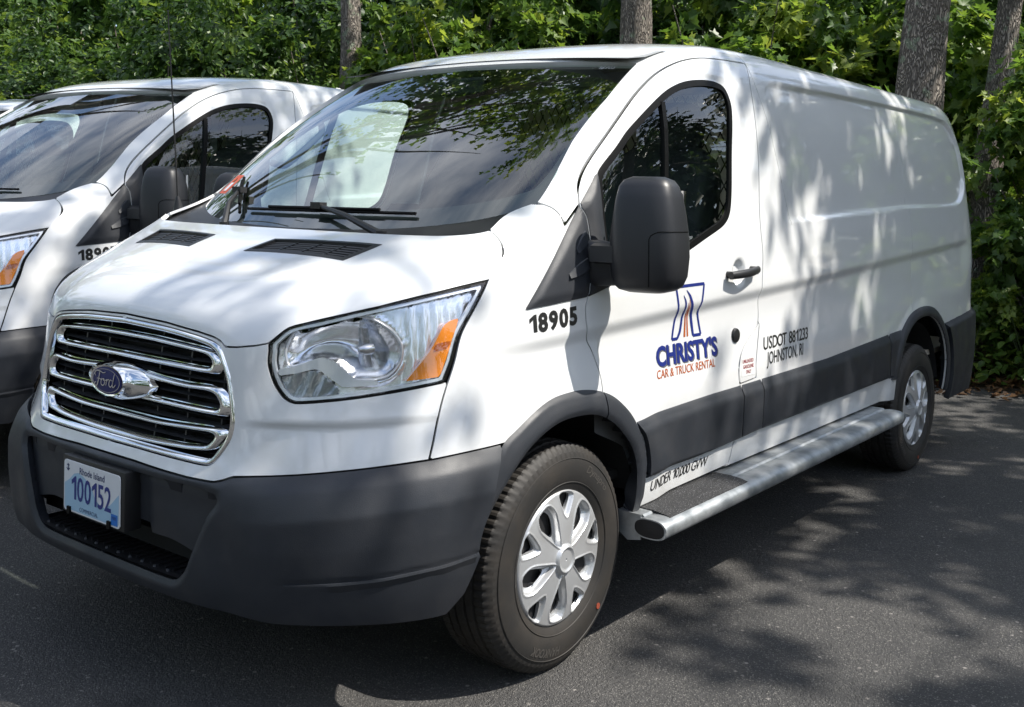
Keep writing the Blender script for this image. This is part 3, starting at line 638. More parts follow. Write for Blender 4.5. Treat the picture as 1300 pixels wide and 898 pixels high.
st.add(V, [(i * 5 + k, i * 5 + k + 1, i * 5 + k + 6, i * 5 + k + 5) for i in range(46) for k in range(4)])
for y in np.linspace(-.40, .40, 24):
    xf = front_x(y, .40); st.box((xf + .10, y, .390), (.11, .006, .008))
st.build('bumper_step', BLACKP, bump, smooth=40)
for y in np.linspace(-.30, .36, 12):
    stud = MB(); xf = front_x(y, .40); stud.tube([(xf + .026, y, .394), (xf + .026, y, .400)], [.006, .004], 8); stud.build('step_stud', PLASTIC, bump)

# --- dark inner liner so that gaps read dark, wheel houses
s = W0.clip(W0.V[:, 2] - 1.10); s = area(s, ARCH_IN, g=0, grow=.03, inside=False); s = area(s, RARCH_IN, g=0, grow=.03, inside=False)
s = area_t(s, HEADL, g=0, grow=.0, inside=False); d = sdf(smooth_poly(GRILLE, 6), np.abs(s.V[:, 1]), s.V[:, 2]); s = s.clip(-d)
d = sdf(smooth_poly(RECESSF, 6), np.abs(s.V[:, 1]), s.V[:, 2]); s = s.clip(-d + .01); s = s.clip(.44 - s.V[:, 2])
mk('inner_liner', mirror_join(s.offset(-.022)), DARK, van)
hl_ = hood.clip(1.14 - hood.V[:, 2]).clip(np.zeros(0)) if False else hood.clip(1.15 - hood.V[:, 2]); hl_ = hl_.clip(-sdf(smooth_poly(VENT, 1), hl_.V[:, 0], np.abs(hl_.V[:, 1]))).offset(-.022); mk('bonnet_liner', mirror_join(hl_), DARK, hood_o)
for cx in WHEEL_X:
    for sg in (-1, 1):
        V = []; n = 33
        for k in range(n):
            a = math.radians(12 + 156 * k / (n - 1)); rr_ = .455
            for y in (.60, .70, .80, .88, .955): V.append((cx + rr_ * math.cos(a), sg * y, .37 + rr_ * math.sin(a)))
        m_ = MB(); m_.add(V, [(i * 5 + k, i * 5 + k + 1, i * 5 + k + 6, i * 5 + k + 5) for i in range(n - 1) for k in range(4)])
        c = len(m_.v); m_.add([(cx, sg * .6, .37)] + [V[i * 5] for i in range(n)], [(0, i + 1, i + 2) for i in range(n - 1)])
        m_.build('wheel_house', mat('wheel_house_felt', (.014, .014, .015), .9, bump=(60, .3, .004)), van, smooth=60)
# floor pan
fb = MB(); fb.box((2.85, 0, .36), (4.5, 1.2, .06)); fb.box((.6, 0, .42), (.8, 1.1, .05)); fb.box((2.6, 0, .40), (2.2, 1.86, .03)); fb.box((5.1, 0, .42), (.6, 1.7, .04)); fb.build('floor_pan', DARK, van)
# ------------------------------------------------------------------ text helper
def text_geo(txt, bold=0.0, shear=0.0, space=1.0):
    """2-D mesh of a text, baseline-left at the origin, cap height 1"""
    c = bpy.data.curves.new('t', 'FONT'); c.body = txt; c.size = 1; c.offset = bold; c.shear = shear; c.space_character = space; c.resolution_u = 3; c.fill_mode = 'FRONT'
    o = bpy.data.objects.new('t', c); COL.objects.link(o); dg = bpy.context.evaluated_depsgraph_get(); dg.update()
    me = o.evaluated_get(dg).to_mesh(); V = np.array([v.co[:2] for v in me.vertices]); F = [tuple(p.vertices) for p in me.polygons]
    o.evaluated_get(dg).to_mesh_clear(); bpy.data.objects.remove(o); bpy.data.curves.remove(c)
    V[:, 0] -= V[:, 0].min(); V /= .70
    return V, F
def glyph(ch, bold, shear):
    if ch == '1':      # the built-in figure one is a bare bar: draw it with its flag
        t = .17 + bold * 2.4; x0 = .30; P = [(x0, 0), (x0 + t, 0), (x0 + t, 1), (x0 + t * .35, 1), (.02, .80), (.02, .80 - t * .95), (x0, .80 - t * .30)]
        V = np.array(P, float); V[:, 0] += V[:, 1] * shear; return V, [(0, 1, 2, 6), (2, 3, 4, 5, 6)]
    V, F = text_geo(ch, bold, shear); return V, F
def text_tight(txt, bold=0.0, shear=0.0, gap=.10):
    Vs, Fs, x, o = [], [], 0.0, 0
    for ch in txt:
        if ch == ' ': x += .34; continue
        V, F = glyph(ch, bold, shear); V[:, 0] += x - (shear * .0); x = V[:, 0].max() + gap - shear * .75; Vs.append(V); Fs += [tuple(i + o for i in f) for f in F]; o += len(V)
    return np.concatenate(Vs), Fs
def tri2(F):
    return [(f[0], f[i], f[i + 1]) for f in F for i in range(1, len(f) - 1)]
def put_text(name, txt, fn, m, parent, x0, z0, h, width=None, bold=.0, shear=0.0, align=0.0, space=1.0):
    """fn(u, v) -> 3-D point; text starts at x0 (u), baseline z0 (v), cap height h; align .5 centres on x0"""
    V, F = (text_tight(txt, bold, shear) if any(q in txt for q in '0123456789') else text_geo(txt, bold, shear, space)); V = V * h
    if width: V[:, 0] *= width / V[:, 0].max()
    V[:, 0] += x0 - align * V[:, 0].max(); V[:, 1] += z0
    me = bpy.data.meshes.new(name); me.from_pydata([tuple(fn(*p)) for p in V], [], F); me.materials.append(m); o = bpy.data.objects.new(name, me); link(o, parent); return o
def flat_poly(name, poly, fn, m, parent, n=1):
    P = smooth_poly(poly, n) if n > 1 else np.array([p[:2] for p in poly])
    me = bpy.data.meshes.new(name); me.from_pydata([tuple(fn(*p)) for p in P], [], [tuple(range(len(P)))]); me.materials.append(m); o = bpy.data.objects.new(name, me); link(o, parent); return o
def on_door(off=.0012, slope=0.0, xr=0.0):
    return lambda x, z: (x, -(side_y(x, z + slope * (x - xr)) + off), z + slope * (x - xr))

# ------------------------------------------------------------------ wheels
def build_wheel(parent):
    wh = empty('wheel', parent=parent)
    prof = [(.205,-.10),(.225,-.112),(.26,-.1185),(.295,-.117),(.325,-.108),(.3425,-.096),(.3485,-.088),(.3500,-.076),(.3505,-.060),(.3435,-.0585),(.3435,-.050),(.3515,-.0485),(.3525,-.026),(.3455,-.0245),(.3455,-.016),(.3528,-.0145),(.3530,0)]
    prof = prof + [(r, -y) for r, y in prof[::-1][1:]]
    n = 252; V = []
    for k in range(n):
        a = 2 * math.pi * k / n
        for r, y in prof:
            ay = abs(y)
            if .055 < ay < .105 and r > .33 and k % 3 == 0: r -= .0045
            if ay < .05 and r > .348 and (k + (2 if y > 0 else 0)) % 6 == 0: r -= .003
            V.append((r * math.cos(a), y, r * math.sin(a)))
    m = len(prof); b = MB(); b.add(V, [(k * m + j, k * m + j + 1, ((k + 1) % n) * m + j + 1, ((k + 1) % n) * m + j) for k in range(n) for j in range(m - 1)])
    # raised rim-protector rings and lettering on the outer wall (outer = -y)
    for r0 in (.232, .306):
        ring = [[((r0 + dr) * math.cos(2 * math.pi * k / 96), -(y), (r0 + dr) * math.sin(2 * math.pi * k / 96)) for dr, y in ((0, .1140 if r0 < .25 else .1135), (.0015, .1165 if r0 < .25 else .1160), (.0035, .1150 if r0 < .25 else .1150))] for k in range(96)]
        b.add([p for q in ring for p in q], [(k * 3 + j, k * 3 + j + 1, ((k + 1) % 96) * 3 + j + 1, ((k + 1) % 96) * 3 + j) for k in range(96) for j in range(2)])
    ty = b.build('tyre', TYRE, wh, smooth=22)
    def polar(rm, a0, h0):
        def fn(u, v):
            a = a0 + u / rm; r = rm + (v - h0 / 2); yy = np.interp(r, [.225, .26, .295, .325], [.112, .1185, .117, .108]); return (-r * math.sin(a), -(yy + .0012), r * math.cos(a)) 
        return fn
    TL = mat('tyre_lettering', (.060, .055, .050), .5)
    put_text('tyre_lettering', 'HANKOOK', (lambda f: lambda u, v: f(-u, v))(polar(.283, math.radians(180 + 5), .026)), TL, wh, 0, 0, .026, width=.15, bold=.02, shear=.3)
    put_text('tyre_lettering', 'Dynapro', (lambda f: lambda u, v: f(-u, v))(polar(.283, math.radians(-18), .024)), TL, wh, 0, 0, .024, width=.14, bold=.01, shear=.3)
    d = MB(); d.tube([(-.285 * math.sin(math.radians(-130)), -.1185, .285 * math.cos(math.radians(-130))), (-.285 * math.sin(math.radians(-130)), -.1200, .285 * math.cos(math.radians(-130)))], .010, 14); d.build('tyre_mark', mat('tyre_red_mark', (.25, .05, .025), .6), wh)
    # hub cap: dished disc with five large and five small openings
    nr, na = 64, 360
    R = np.concatenate([np.linspace(.004, .045, 10), np.linspace(.047, .2125, nr - 10)]); A = np.linspace(0, 2 * math.pi, na + 1)
    RR, AA = np.meshgrid(R, A, indexing='ij'); RR, AA = RR.ravel(), AA.ravel()
    def loc(a0):
        best = ((AA - a0 + math.pi) % (2 * math.pi / 5 * 5) ) - math.pi
        return best
    # fold angle into one fifth
    big0 = math.radians(-90); fold = ((AA - big0 + math.pi / 5) % (2 * math.pi / 5)) - math.pi / 5
    rb, tb = RR * np.cos(fold), RR * np.sin(fold)
    fold2 = ((AA - big0) % (2 * math.pi / 5)) - math.pi / 5; rs, ts = RR * np.cos(fold2), RR * np.sin(fold2)
    sym = lambda P: P + [(r, -t) for r, t in P[::-1] if t > 0]
    big = smooth_poly(sym([(.084, 0), (.112, .017), (.146, .026), (.168, .017), (.175, 0)]), 4); bigp = smooth_poly(sym([(.046, 0), (.092, .024), (.148, .042), (.186, .031), (.194, 0)]), 4)
    sml = smooth_poly(sym([(.148, 0), (.158, .012), (.190, .029), (.1975, .015), (.199, 0)]), 4); smlp = smooth_poly(sym([(.126, 0), (.146, .018), (.192, .039), (.204, .022), (.205, 0)]), 4)
    db, dbp, ds_, dsp = sdf(big, rb, tb), sdf(bigp, rb, tb), sdf(sml, rs, ts), sdf(smlp, rs, ts)
    h = .024 - .018 * (RR / .21) ** 2 - .010 * sstep(.203, .2125, RR)
    rib = sstep(-.0035, .0, dbp) * (1 - sstep(.0, .006, dbp)) * .003 + sstep(-.0035, 0, dsp) * (1 - sstep(0, .006, dsp)) * .002
    h += rib - .016 * sstep(0, .009, -dbp) - .006 * sstep(.009, .02, -dbp) - .011 * sstep(0, .008, -dsp)
    h += .012 * sstep(.047, .041, RR) - .006 * sstep(.037, .034, RR)
    V = np.stack([RR * np.cos(AA), -(.100 + h), RR * np.sin(AA)], 1); F = grid_faces(nr, na + 1)
    s = Skin(V, F); s = s if s.N[:, 1].sum() < 0 else Skin(V, F[:, ::-1])
    s = s.clip(-np.minimum(db, ds_)).skirt(.012); mk('hub_cap', s, SILVER, wh)
    hb = MB(); hb.tube([(0, -.121, 0), (0, -.1285, 0)], [.030, .027], 24); hb.build('hub_badge', mat('hub_badge', (.40, .41, .42), .4, .5), wh, smooth=40)
    bk = MB(); bk.tube([(0, -.06, 0), (0, -.085, 0)], [.20, .20], 36); bk.build('wheel_disc', mat('wheel_black', (.01, .01, .011), .6), wh, smooth=40)
    for k in range(5):
        a = big0 + 2 * math.pi * k / 5 + .25; l = MB(); l.tube([(.135 * math.cos(a), -.085, .135 * math.sin(a)), (.135 * math.cos(a), -.099, .135 * math.sin(a))], .012, 6); l.build('wheel_nut', mat('wheel_nut', (.18, .19, .20), .35, .8), wh)
    return wh
def copy_tree(o, parent=None):
    c = o.copy(); COL.objects.link(c); c.parent = parent
    for ch in list(o.children): copy_tree(ch, c)
    return c
wheel0 = build_wheel(van); wheel0.location = (WHEEL_X[0], -.872, .3525); wheel0.rotation_euler = (0, math.radians(6), 0)
for cx, sg, r in ((WHEEL_X[1], -1, 41), (WHEEL_X[0], 1, 20), (WHEEL_X[1], 1, 70)):
    c = copy_tree(wheel0, van); c.location = (cx, sg * .872, .3525); c.rotation_euler = (0, math.radians(r), 0 if sg < 0 else math.pi)

# ------------------------------------------------------------------ grille
grille = empty('grille', parent=van)
def ring_loop(name, outer, inner, depth, bulge, m, parent, nj=7):
    """bar loop on the front; outer and inner are half outlines (|y|, z) from centre top round to centre bottom"""
    o = smooth_poly([(p[0], p[1]) for p in outer], 8, closed=False); i = smooth_poly([(p[0], p[1]) for p in inner], 8, closed=False)
    def rs(P, n=80):
        L = np.concatenate([[0], np.cumsum(np.linalg.norm(np.diff(P, axis=0), axis=1))]); t = np.linspace(0, L[-1], n); return np.stack([np.interp(t, L, P[:, k]) for k in (0, 1)], 1)
    # match by control index, not length
    o = np.concatenate([o, (o * [-1, 1])[::-1][1:-1]]); i = np.concatenate([i, (i * [-1, 1])[::-1][1:-1]])
    n = len(o); V = []
    for k in range(n):
        for j in range(nj):
            t = j / (nj - 1); y, z = o[k] * (1 - t) + i[k] * t
            V.append((front_x(y, z) + depth - bulge * math.sin(math.pi * (.08 + .84 * t)) ** .7, y, z))
    F = []
    for k in range(n):
        for j in range(nj - 1): a, b = k * nj + j, ((k + 1) % n) * nj + j; F += [(a, b, b + 1), (a, b + 1, a + 1)]
    s = Skin(np.array(V), np.array(F)); s = s if s.N[:, 0].sum() < 0 else Skin(np.array(V), np.array(F)[:, ::-1])
    return mk(name, s.skirt(.02), m, parent)
fo = [(0,1.076),(.2,1.069),(.34,1.057),(.405,1.047),(.437,1.034),(.456,1.011),(.487,.952),(.508,.87),(.512,.815),(.500,.774),(.465,.723),(.44,.712),(.326,.712),(.15,.714),(0,.714)]
fi = [(0,1.058),(.2,1.051),(.33,1.040),(.392,1.030),(.42,1.018),(.438,.998),(.468,.948),(.489,.87),(.493,.82),(.482,.783),(.452,.738),(.43,.728),(.326,.727),(.15,.729),(0,.729)]
ring_loop('grille_frame', fo, fi, .010, .012, CHROME, grille)
l1o = [(0,1.036),(.14,1.034),(.269,1.028),(.37,1.021),(.412,1.014),(.438,.995),(.441,.978),(.432,.958),(.41,.952),(.283,.953),(.14,.955),(0,.956)]
l1i = [(0,1.017),(.14,1.016),(.269,1.010),(.345,1.006),(.378,1.001),(.394,.991),(.397,.981),(.393,.973),(.38,.970),(.283,.971),(.14,.973),(0,.974)]
l2o = [(0,.932),(.10,.930),(.2,.924),(.306,.920),(.42,.922),(.455,.912),(.474,.89),(.481,.867),(.472,.846),(.45,.841),(.295,.843),(.10,.845),(0,.846)]
l2i = [(0,.913),(.10,.912),(.2,.906),(.306,.903),(.39,.904),(.418,.899),(.434,.886),(.440,.873),(.434,.863),(.42,.860),(.295,.861),(.10,.863),(0,.864)]
l3o = [(0,.803),(.10,.802),(.21,.802),(.36,.808),(.44,.811),(.47,.808),(.479,.795),(.462,.768),(.438,.747),(.40,.740),(.316,.734),(.15,.729),(0,.728)]
l3i = [(0,.785),(.10,.785),(.21,.785),(.34,.790),(.405,.792),(.424,.789),(.428,.782),(.418,.770),(.404,.761),(.38,.757),(.316,.752),(.15,.748),(0,.747)]
for o_, i_ in ((l1o, l1i), (l2o, l2i), (l3o, l3i)): ring_loop('grille_loop', o_, i_, .028, .022, CHROME, grille)
# black backing and slats
yy = np.linspace(-.52, .52, 53); zz = np.linspace(.70, 1.085, 20)
s = Skin(np.array([(front_x(y, z) + .085, y, z) for y in yy for z in zz]), grid_faces(53, 20)); mk('grille_backing', s, mat('grille_void', (.004, .004, .005), .7), grille)
SL = mat('grille_slat', (.045, .047, .052), .35)
for z in np.arange(.735, 1.06, .0245):
    hw = .50 - .08 * sstep(.95, 1.06, z) - .05 * sstep(.76, .72, z); b = MB(); P = np.linspace(-hw, hw, 31)
    b.loft([[(front_x(y, z) + .034, y, z - .0022), (front_x(y, z) + .030, y, z), (front_x(y, z) + .034, y, z + .0022), (front_x(y, z) + .060, y, z + .004), (front_x(y, z) + .060, y, z)] for y in P]); b.build('slat', SL, grille, smooth=30)
for y in (-.42, -.28, -.14, .14, .28, .42):
    b = MB(); b.loft([[(front_x(y, z) + .046, y - .003, z), (front_x(y, z) + .046, y + .003, z), (front_x(y, z) + .08, y + .003, z), (front_x(y, z) + .08, y - .003, z)] for z in np.linspace(.735, 1.05, 12)]); b.build('grille_rib', SL, grille)
# oval badge on its chrome pod
BX, BZ = .090, .893
def ell(a, b, x, dz=0, n=48): return [(x, a * math.cos(2 * math.pi * k / n), BZ + dz + b * math.sin(2 * math.pi * k / n)) for k in range(n)]
def pod(a, b, x, n=48):   # oval drawn out sideways into points
    P = []
    for k in range(n):
        t = 2 * math.pi * k / n; c, s_ = math.cos(t), math.sin(t); P.append((x, a * math.copysign(abs(c) ** .9, c), BZ - .004 + b * math.copysign(abs(s_) ** 1.25, s_)))
    return P
b = MB(); b.loft([ell(.079, .0395, BX + .002), ell(.0875, .0455, BX), ell(.0895, .047, BX + .006), ell(.092, .049, BX + .012), pod(.118, .052, BX + .022), pod(.165, .055, BX + .038), pod(.172, .055, BX + .06)]); badge = b.build('badge', CHROME, van, smooth=50)
rings = [[(BX + .0005 - .003 * (1 - q * q), .0795 * q * math.cos(2 * math.pi * k / 48), BZ + .040 * q * math.sin(2 * math.pi * k / 48)) for k in range(48)] for q in (1, .75, .5, .25, .02)]
b = MB(); b.loft(rings); b.build('badge_oval', mat('badge_blue', (.008, .016, .11), .3, 0, .3, .35), badge, smooth=60)
rings = [[(BX - .0022, .0725 * q * math.cos(2 * math.pi * k / 64), BZ + .0345 * q * math.sin(2 * math.pi * k / 64)) for k in range(64)] for q in (1, .965)]
b = MB(); b.loft(rings, cap=False); SCR = mat('badge_script', (.75, .76, .78), .18, .9); b.build('badge_line', SCR, badge)
# hand-drawn script lettering: F o r d   (u to the reader's right = -y)
def cr(P, n=6): return smooth_poly([(p[0], p[1]) for p in P], n, closed=False)
SCRIPT = [([(-.74,.16),(-.80,.30),(-.66,.46),(-.40,.46),(-.16,.40),(.02,.46)], .032), ([(-.42,.44),(-.47,.20),(-.54,-.10),(-.64,-.34),(-.78,-.36),(-.80,-.22),(-.70,-.16)], .036), ([(-.66,.02),(-.50,.07),(-.34,.02),(-.26,.10)], .024),
 ([(-.14,.10),(-.28,.02),(-.33,-.16),(-.24,-.28),(-.10,-.22),(-.04,-.04),(-.12,.09),(-.16,.02),(-.02,.00),(.08,.08)], .030), ([(.10,.10),(.08,-.06),(.04,-.26)], .030), ([(.07,-.10),(.16,.06),(.26,.10),(.28,.02)], .028),
 ([(.50,.06),(.38,.10),(.28,-.06),(.28,-.22),(.38,-.28),(.50,-.16),(.56,.06)], .030), ([(.68,.46),(.60,.20),(.53,-.10),(.54,-.26),(.64,-.24),(.76,-.10)], .032)]
b = MB()
for P, wd in SCRIPT:
    Q = cr(P); n = len(Q); T = np.gradient(Q, axis=0); T /= np.linalg.norm(T, axis=1, keepdims=True) + 1e-9; Nn = np.stack([-T[:, 1], T[:, 0]], 1)
    ww = wd * (.55 + .45 * np.sin(np.linspace(.15, math.pi - .15, n)))[:, None]
    A, C = Q + Nn * ww, Q - Nn * ww; f = lambda p: (BX - .0042, -p[0] * .072, BZ + p[1] * .055)
    b.add([f(p) for p in A] + [f(p) for p in C], [(k, k + 1, n + k + 1, n + k) for k in range(n - 1)])
b.build('badge_lettering', SCR, badge)

# ------------------------------------------------------------------ headlamps
BOWL = [(.243,.617,1.03),(.255,.640,1.085),(.321,.703,1.128),(.396,.783,1.123),(.440,.823,1.091),(.462,.845,1.049),(.455,.847,1.002),(.426,.833,.967),(.385,.805,.957),(.345,.765,.962),(.315,.728,.995),(.285,.69,1.005),(.245,.635,.990)]
AMB = [(.462,.860,.955,0),(.548,.907,.963,0),(.622,.906,1.120,0),(.597,.899,1.115),(.572,.893,1.098),(.530,.886,1.036)]
AMBB = [(.536,.892,1.030,0),(.580,.912,1.040,0),(.588,.908,1.060,0),(.545,.888,1.052,0)]
SWO = [(.226,.608,.984,0),(.254,.649,.993),(.289,.693,1.016),(.307,.714,1.014),(.327,.738,.998),(.357,.775,.961),(.400,.814,.956,0),(.400,.814,.946,0),(.338,.759,.941),(.326,.747,.944),(.300,.712,.975),(.285,.692,.987),(.255,.650,.975),(.225,.610,.966,0)]
RIB = [(.228,.612,.964,0),(.255,.650,.972),(.284,.692,.982),(.318,.741,.940),(.325,.752,.924,0),(.248,.664,.908,0),(.236,.640,.918)]
B = W0.clip(W0.V[:, 0] - .8); B = B.clip(.86 - B.V[:, 2]); B = B.clip(B.V[:, 2] - 1.26)
def dpoly(poly, V, n=6):
    q = [((math.atan2(p[1], .95 - p[0]) * TK, p[2]) + tuple(p[3:])) for p in poly]; return sdf(smooth_poly(q, n), theta(V) * TK, V[:, 2])
for sg in (-1, 1):
    mm = (lambda q: q.mirror()) if sg < 0 else (lambda q: q)
    hl = empty('headlamp', parent=van)
    lens = area_t(B, HEADL, g=.004).offset(-.001); mk('lamp_lens', mm(lens), LENS, hl)
    sl = area_t(B, HEADL, g=.0); sl = sl.clip(-dpoly(HEADL, sl.V) - .007).offset(-.003); mk('lamp_seal', mm(sl.skirt(.01)), RUBBER, hl)
    rim = area_t(B, HEADL, g=.0065); rim = rim.clip(-dpoly(HEADL, rim.V) - .015).offset(-.008); mk('lamp_rim', mm(rim.skirt(.015)), BEZEL, hl)
    h = area_t(B, HEADL, g=.011); db = -dpoly(BOWL, h.V)
    facet = .003 * np.sin(theta(h.V) * 150) * sstep(1.0, 1.1, theta(h.V))
    dep = .030 + .055 * sstep(0, .075, db) + .012 * sstep(0, .006, db) - .010 * sstep(-.012, -.002, db) * (1 - sstep(-.002, .0, db)) + facet
    hs = h.offset(-dep); hs = Skin(hs.V, hs.F); mk('lamp_reflector', mm(hs.skirt(-.016)), REFLECTOR, hl)
    q = area_t(B, SWO, g=0).offset(-.010); mk('lamp_bezel', mm(q.skirt(.03)), BEZEL, hl)
    q = area_t(B, RIB, g=0); q = q.offset(-.016 + .003 * np.abs(np.sin(theta(q.V) * 190))); q = Skin(q.V, q.F); mk('side_lamp', mm(q.skirt(.02)), mat('lamp_rib', (.34, .36, .39), .15, .7), hl)
    q = area_t(B, AMB, g=0).offset(-.008); mk('turn_signal', mm(q.skirt(.022)), AMBER, hl)
    q = area_t(B, AMBB, g=0).offset(-.0065); mk('turn_reflex', mm(q), AMBERD, hl)
    # bright ring round the bowl
    q = smooth_poly([((math.atan2(p[1], .95 - p[0])), p[2]) for p in BOWL], 5); R_ = []
    for t, z in q:
        dr_ = Vector((-math.cos(t), math.sin(t), 0)); h_ = BVH.ray_cast(Vector((.95, 0, z)) + dr_ * 2, -dr_)
        if h_[0]: R_.append(np.array(h_[0]) - np.array(dr_) * .022)
    v = MB(); v.tube([p * vec(1, sg, 1) for p in R_], .0045, 6, closed=True); v.build('lamp_ring', BEZEL, hl, smooth=60)
    # bulb shade standing in the bowl: a curved upright vane and a bulb cap
    v = MB(); V = []
    for k in range(9):
        z = .985 + .110 * k / 8
        for j in range(5):
            a = -.5 + j * .25; V.append((.415 - .020 * math.cos(a * 2.2) + .02 * (1 - k / 8), sg * (.735 + .026 * math.sin(a * 2.2) * (.8 + .4 * (1 - k / 8)) + .012 * k / 8), z))
    v.add(V, [(k * 5 + j, k * 5 + j + 1, k * 5 + j + 6, k * 5 + j + 5) for k in range(8) for j in range(4)]); v.build('bulb_shade', mat('lamp_vane', (.45, .47, .50), .25, .8), hl, smooth=60)
    v = MB(); v.tube([(.385, sg * .80, 1.045), (.36, sg * .80, 1.045), (.345, sg * .795, 1.045)], [.016, .015, .007], 14); v.build('bulb', mat('bulb_cap', (.55, .57, .60), .2, .9), hl, smooth=40)

# ------------------------------------------------------------------ bonnet vents
for sg in (-1, 1):
    vt = empty('bonnet_vent', parent=van)
    P = np.array([p[:2] for p in VENT]); 
    def vp(u, v):  # u along width 0..1, v front to back 0..1
        a = P[0] + (P[1] - P[0]) * u; c = P[3] + (P[2] - P[3]) * u; return a + (c - a) * v
    def H(u, v, dz): x, y = vp(u, v); return (x, sg * y, hood_z(x, y) + dz)
    def HZ(u, v, dz):
        x, y = vp(u, v); 
        return (x, sg * y, hood_z(x, y) + dz)
    b = MB(); n = 13; us = np.linspace(-.012, 1.012, n)
    b.add([HZ(u, v, -.014) for u in us for v in (0, .5, 1)], [(i * 3 + k, i * 3 + k + 1, i * 3 + k + 4, i * 3 + k + 3) for i in range(n - 1) for k in range(2)]); b.build('vent_well', DARK, vt)
    b = MB(); loop = [(u, -.03) for u in np.linspace(-.015, 1.015, 14)] + [(1.015, v) for v in np.linspace(.1, .9, 5)] + [(u, 1.03) for u in np.linspace(1.015, -.015, 14)] + [(-.015, v) for v in np.linspace(.9, .1, 5)]
    inn = [(min(max(u, .030), .970), min(max(v, .10), .90)) for u, v in loop]
    b.loft([[HZ(u, v, .0015), HZ(u2, v2, .003), HZ(u2, v2, -.012)] for (u, v), (u2, v2) in zip(loop, inn)], cap=False, closed=True); b.build('vent_frame', BLACKP, vt, smooth=30)
    for u in (.27, .5, .73):
        b = MB(); b.loft([[HZ(u - .008, v, -.003), HZ(u + .008, v, -.003), HZ(u + .008, v, -.012), HZ(u - .008, v, -.012)] for v in np.linspace(.05, .95, 5)]); b.build('vent_divider', BLACKP, vt)
    for v in np.linspace(.17, .83, 6):
        b = MB(); b.loft([[HZ(u, v - .015, -.006), HZ(u, v + .03, -.0045), HZ(u, v + .03, -.010), HZ(u, v - .015, -.011)] for u in np.linspace(.02, .98, 9)]); b.build('vent_fin', BLACKP, vt)

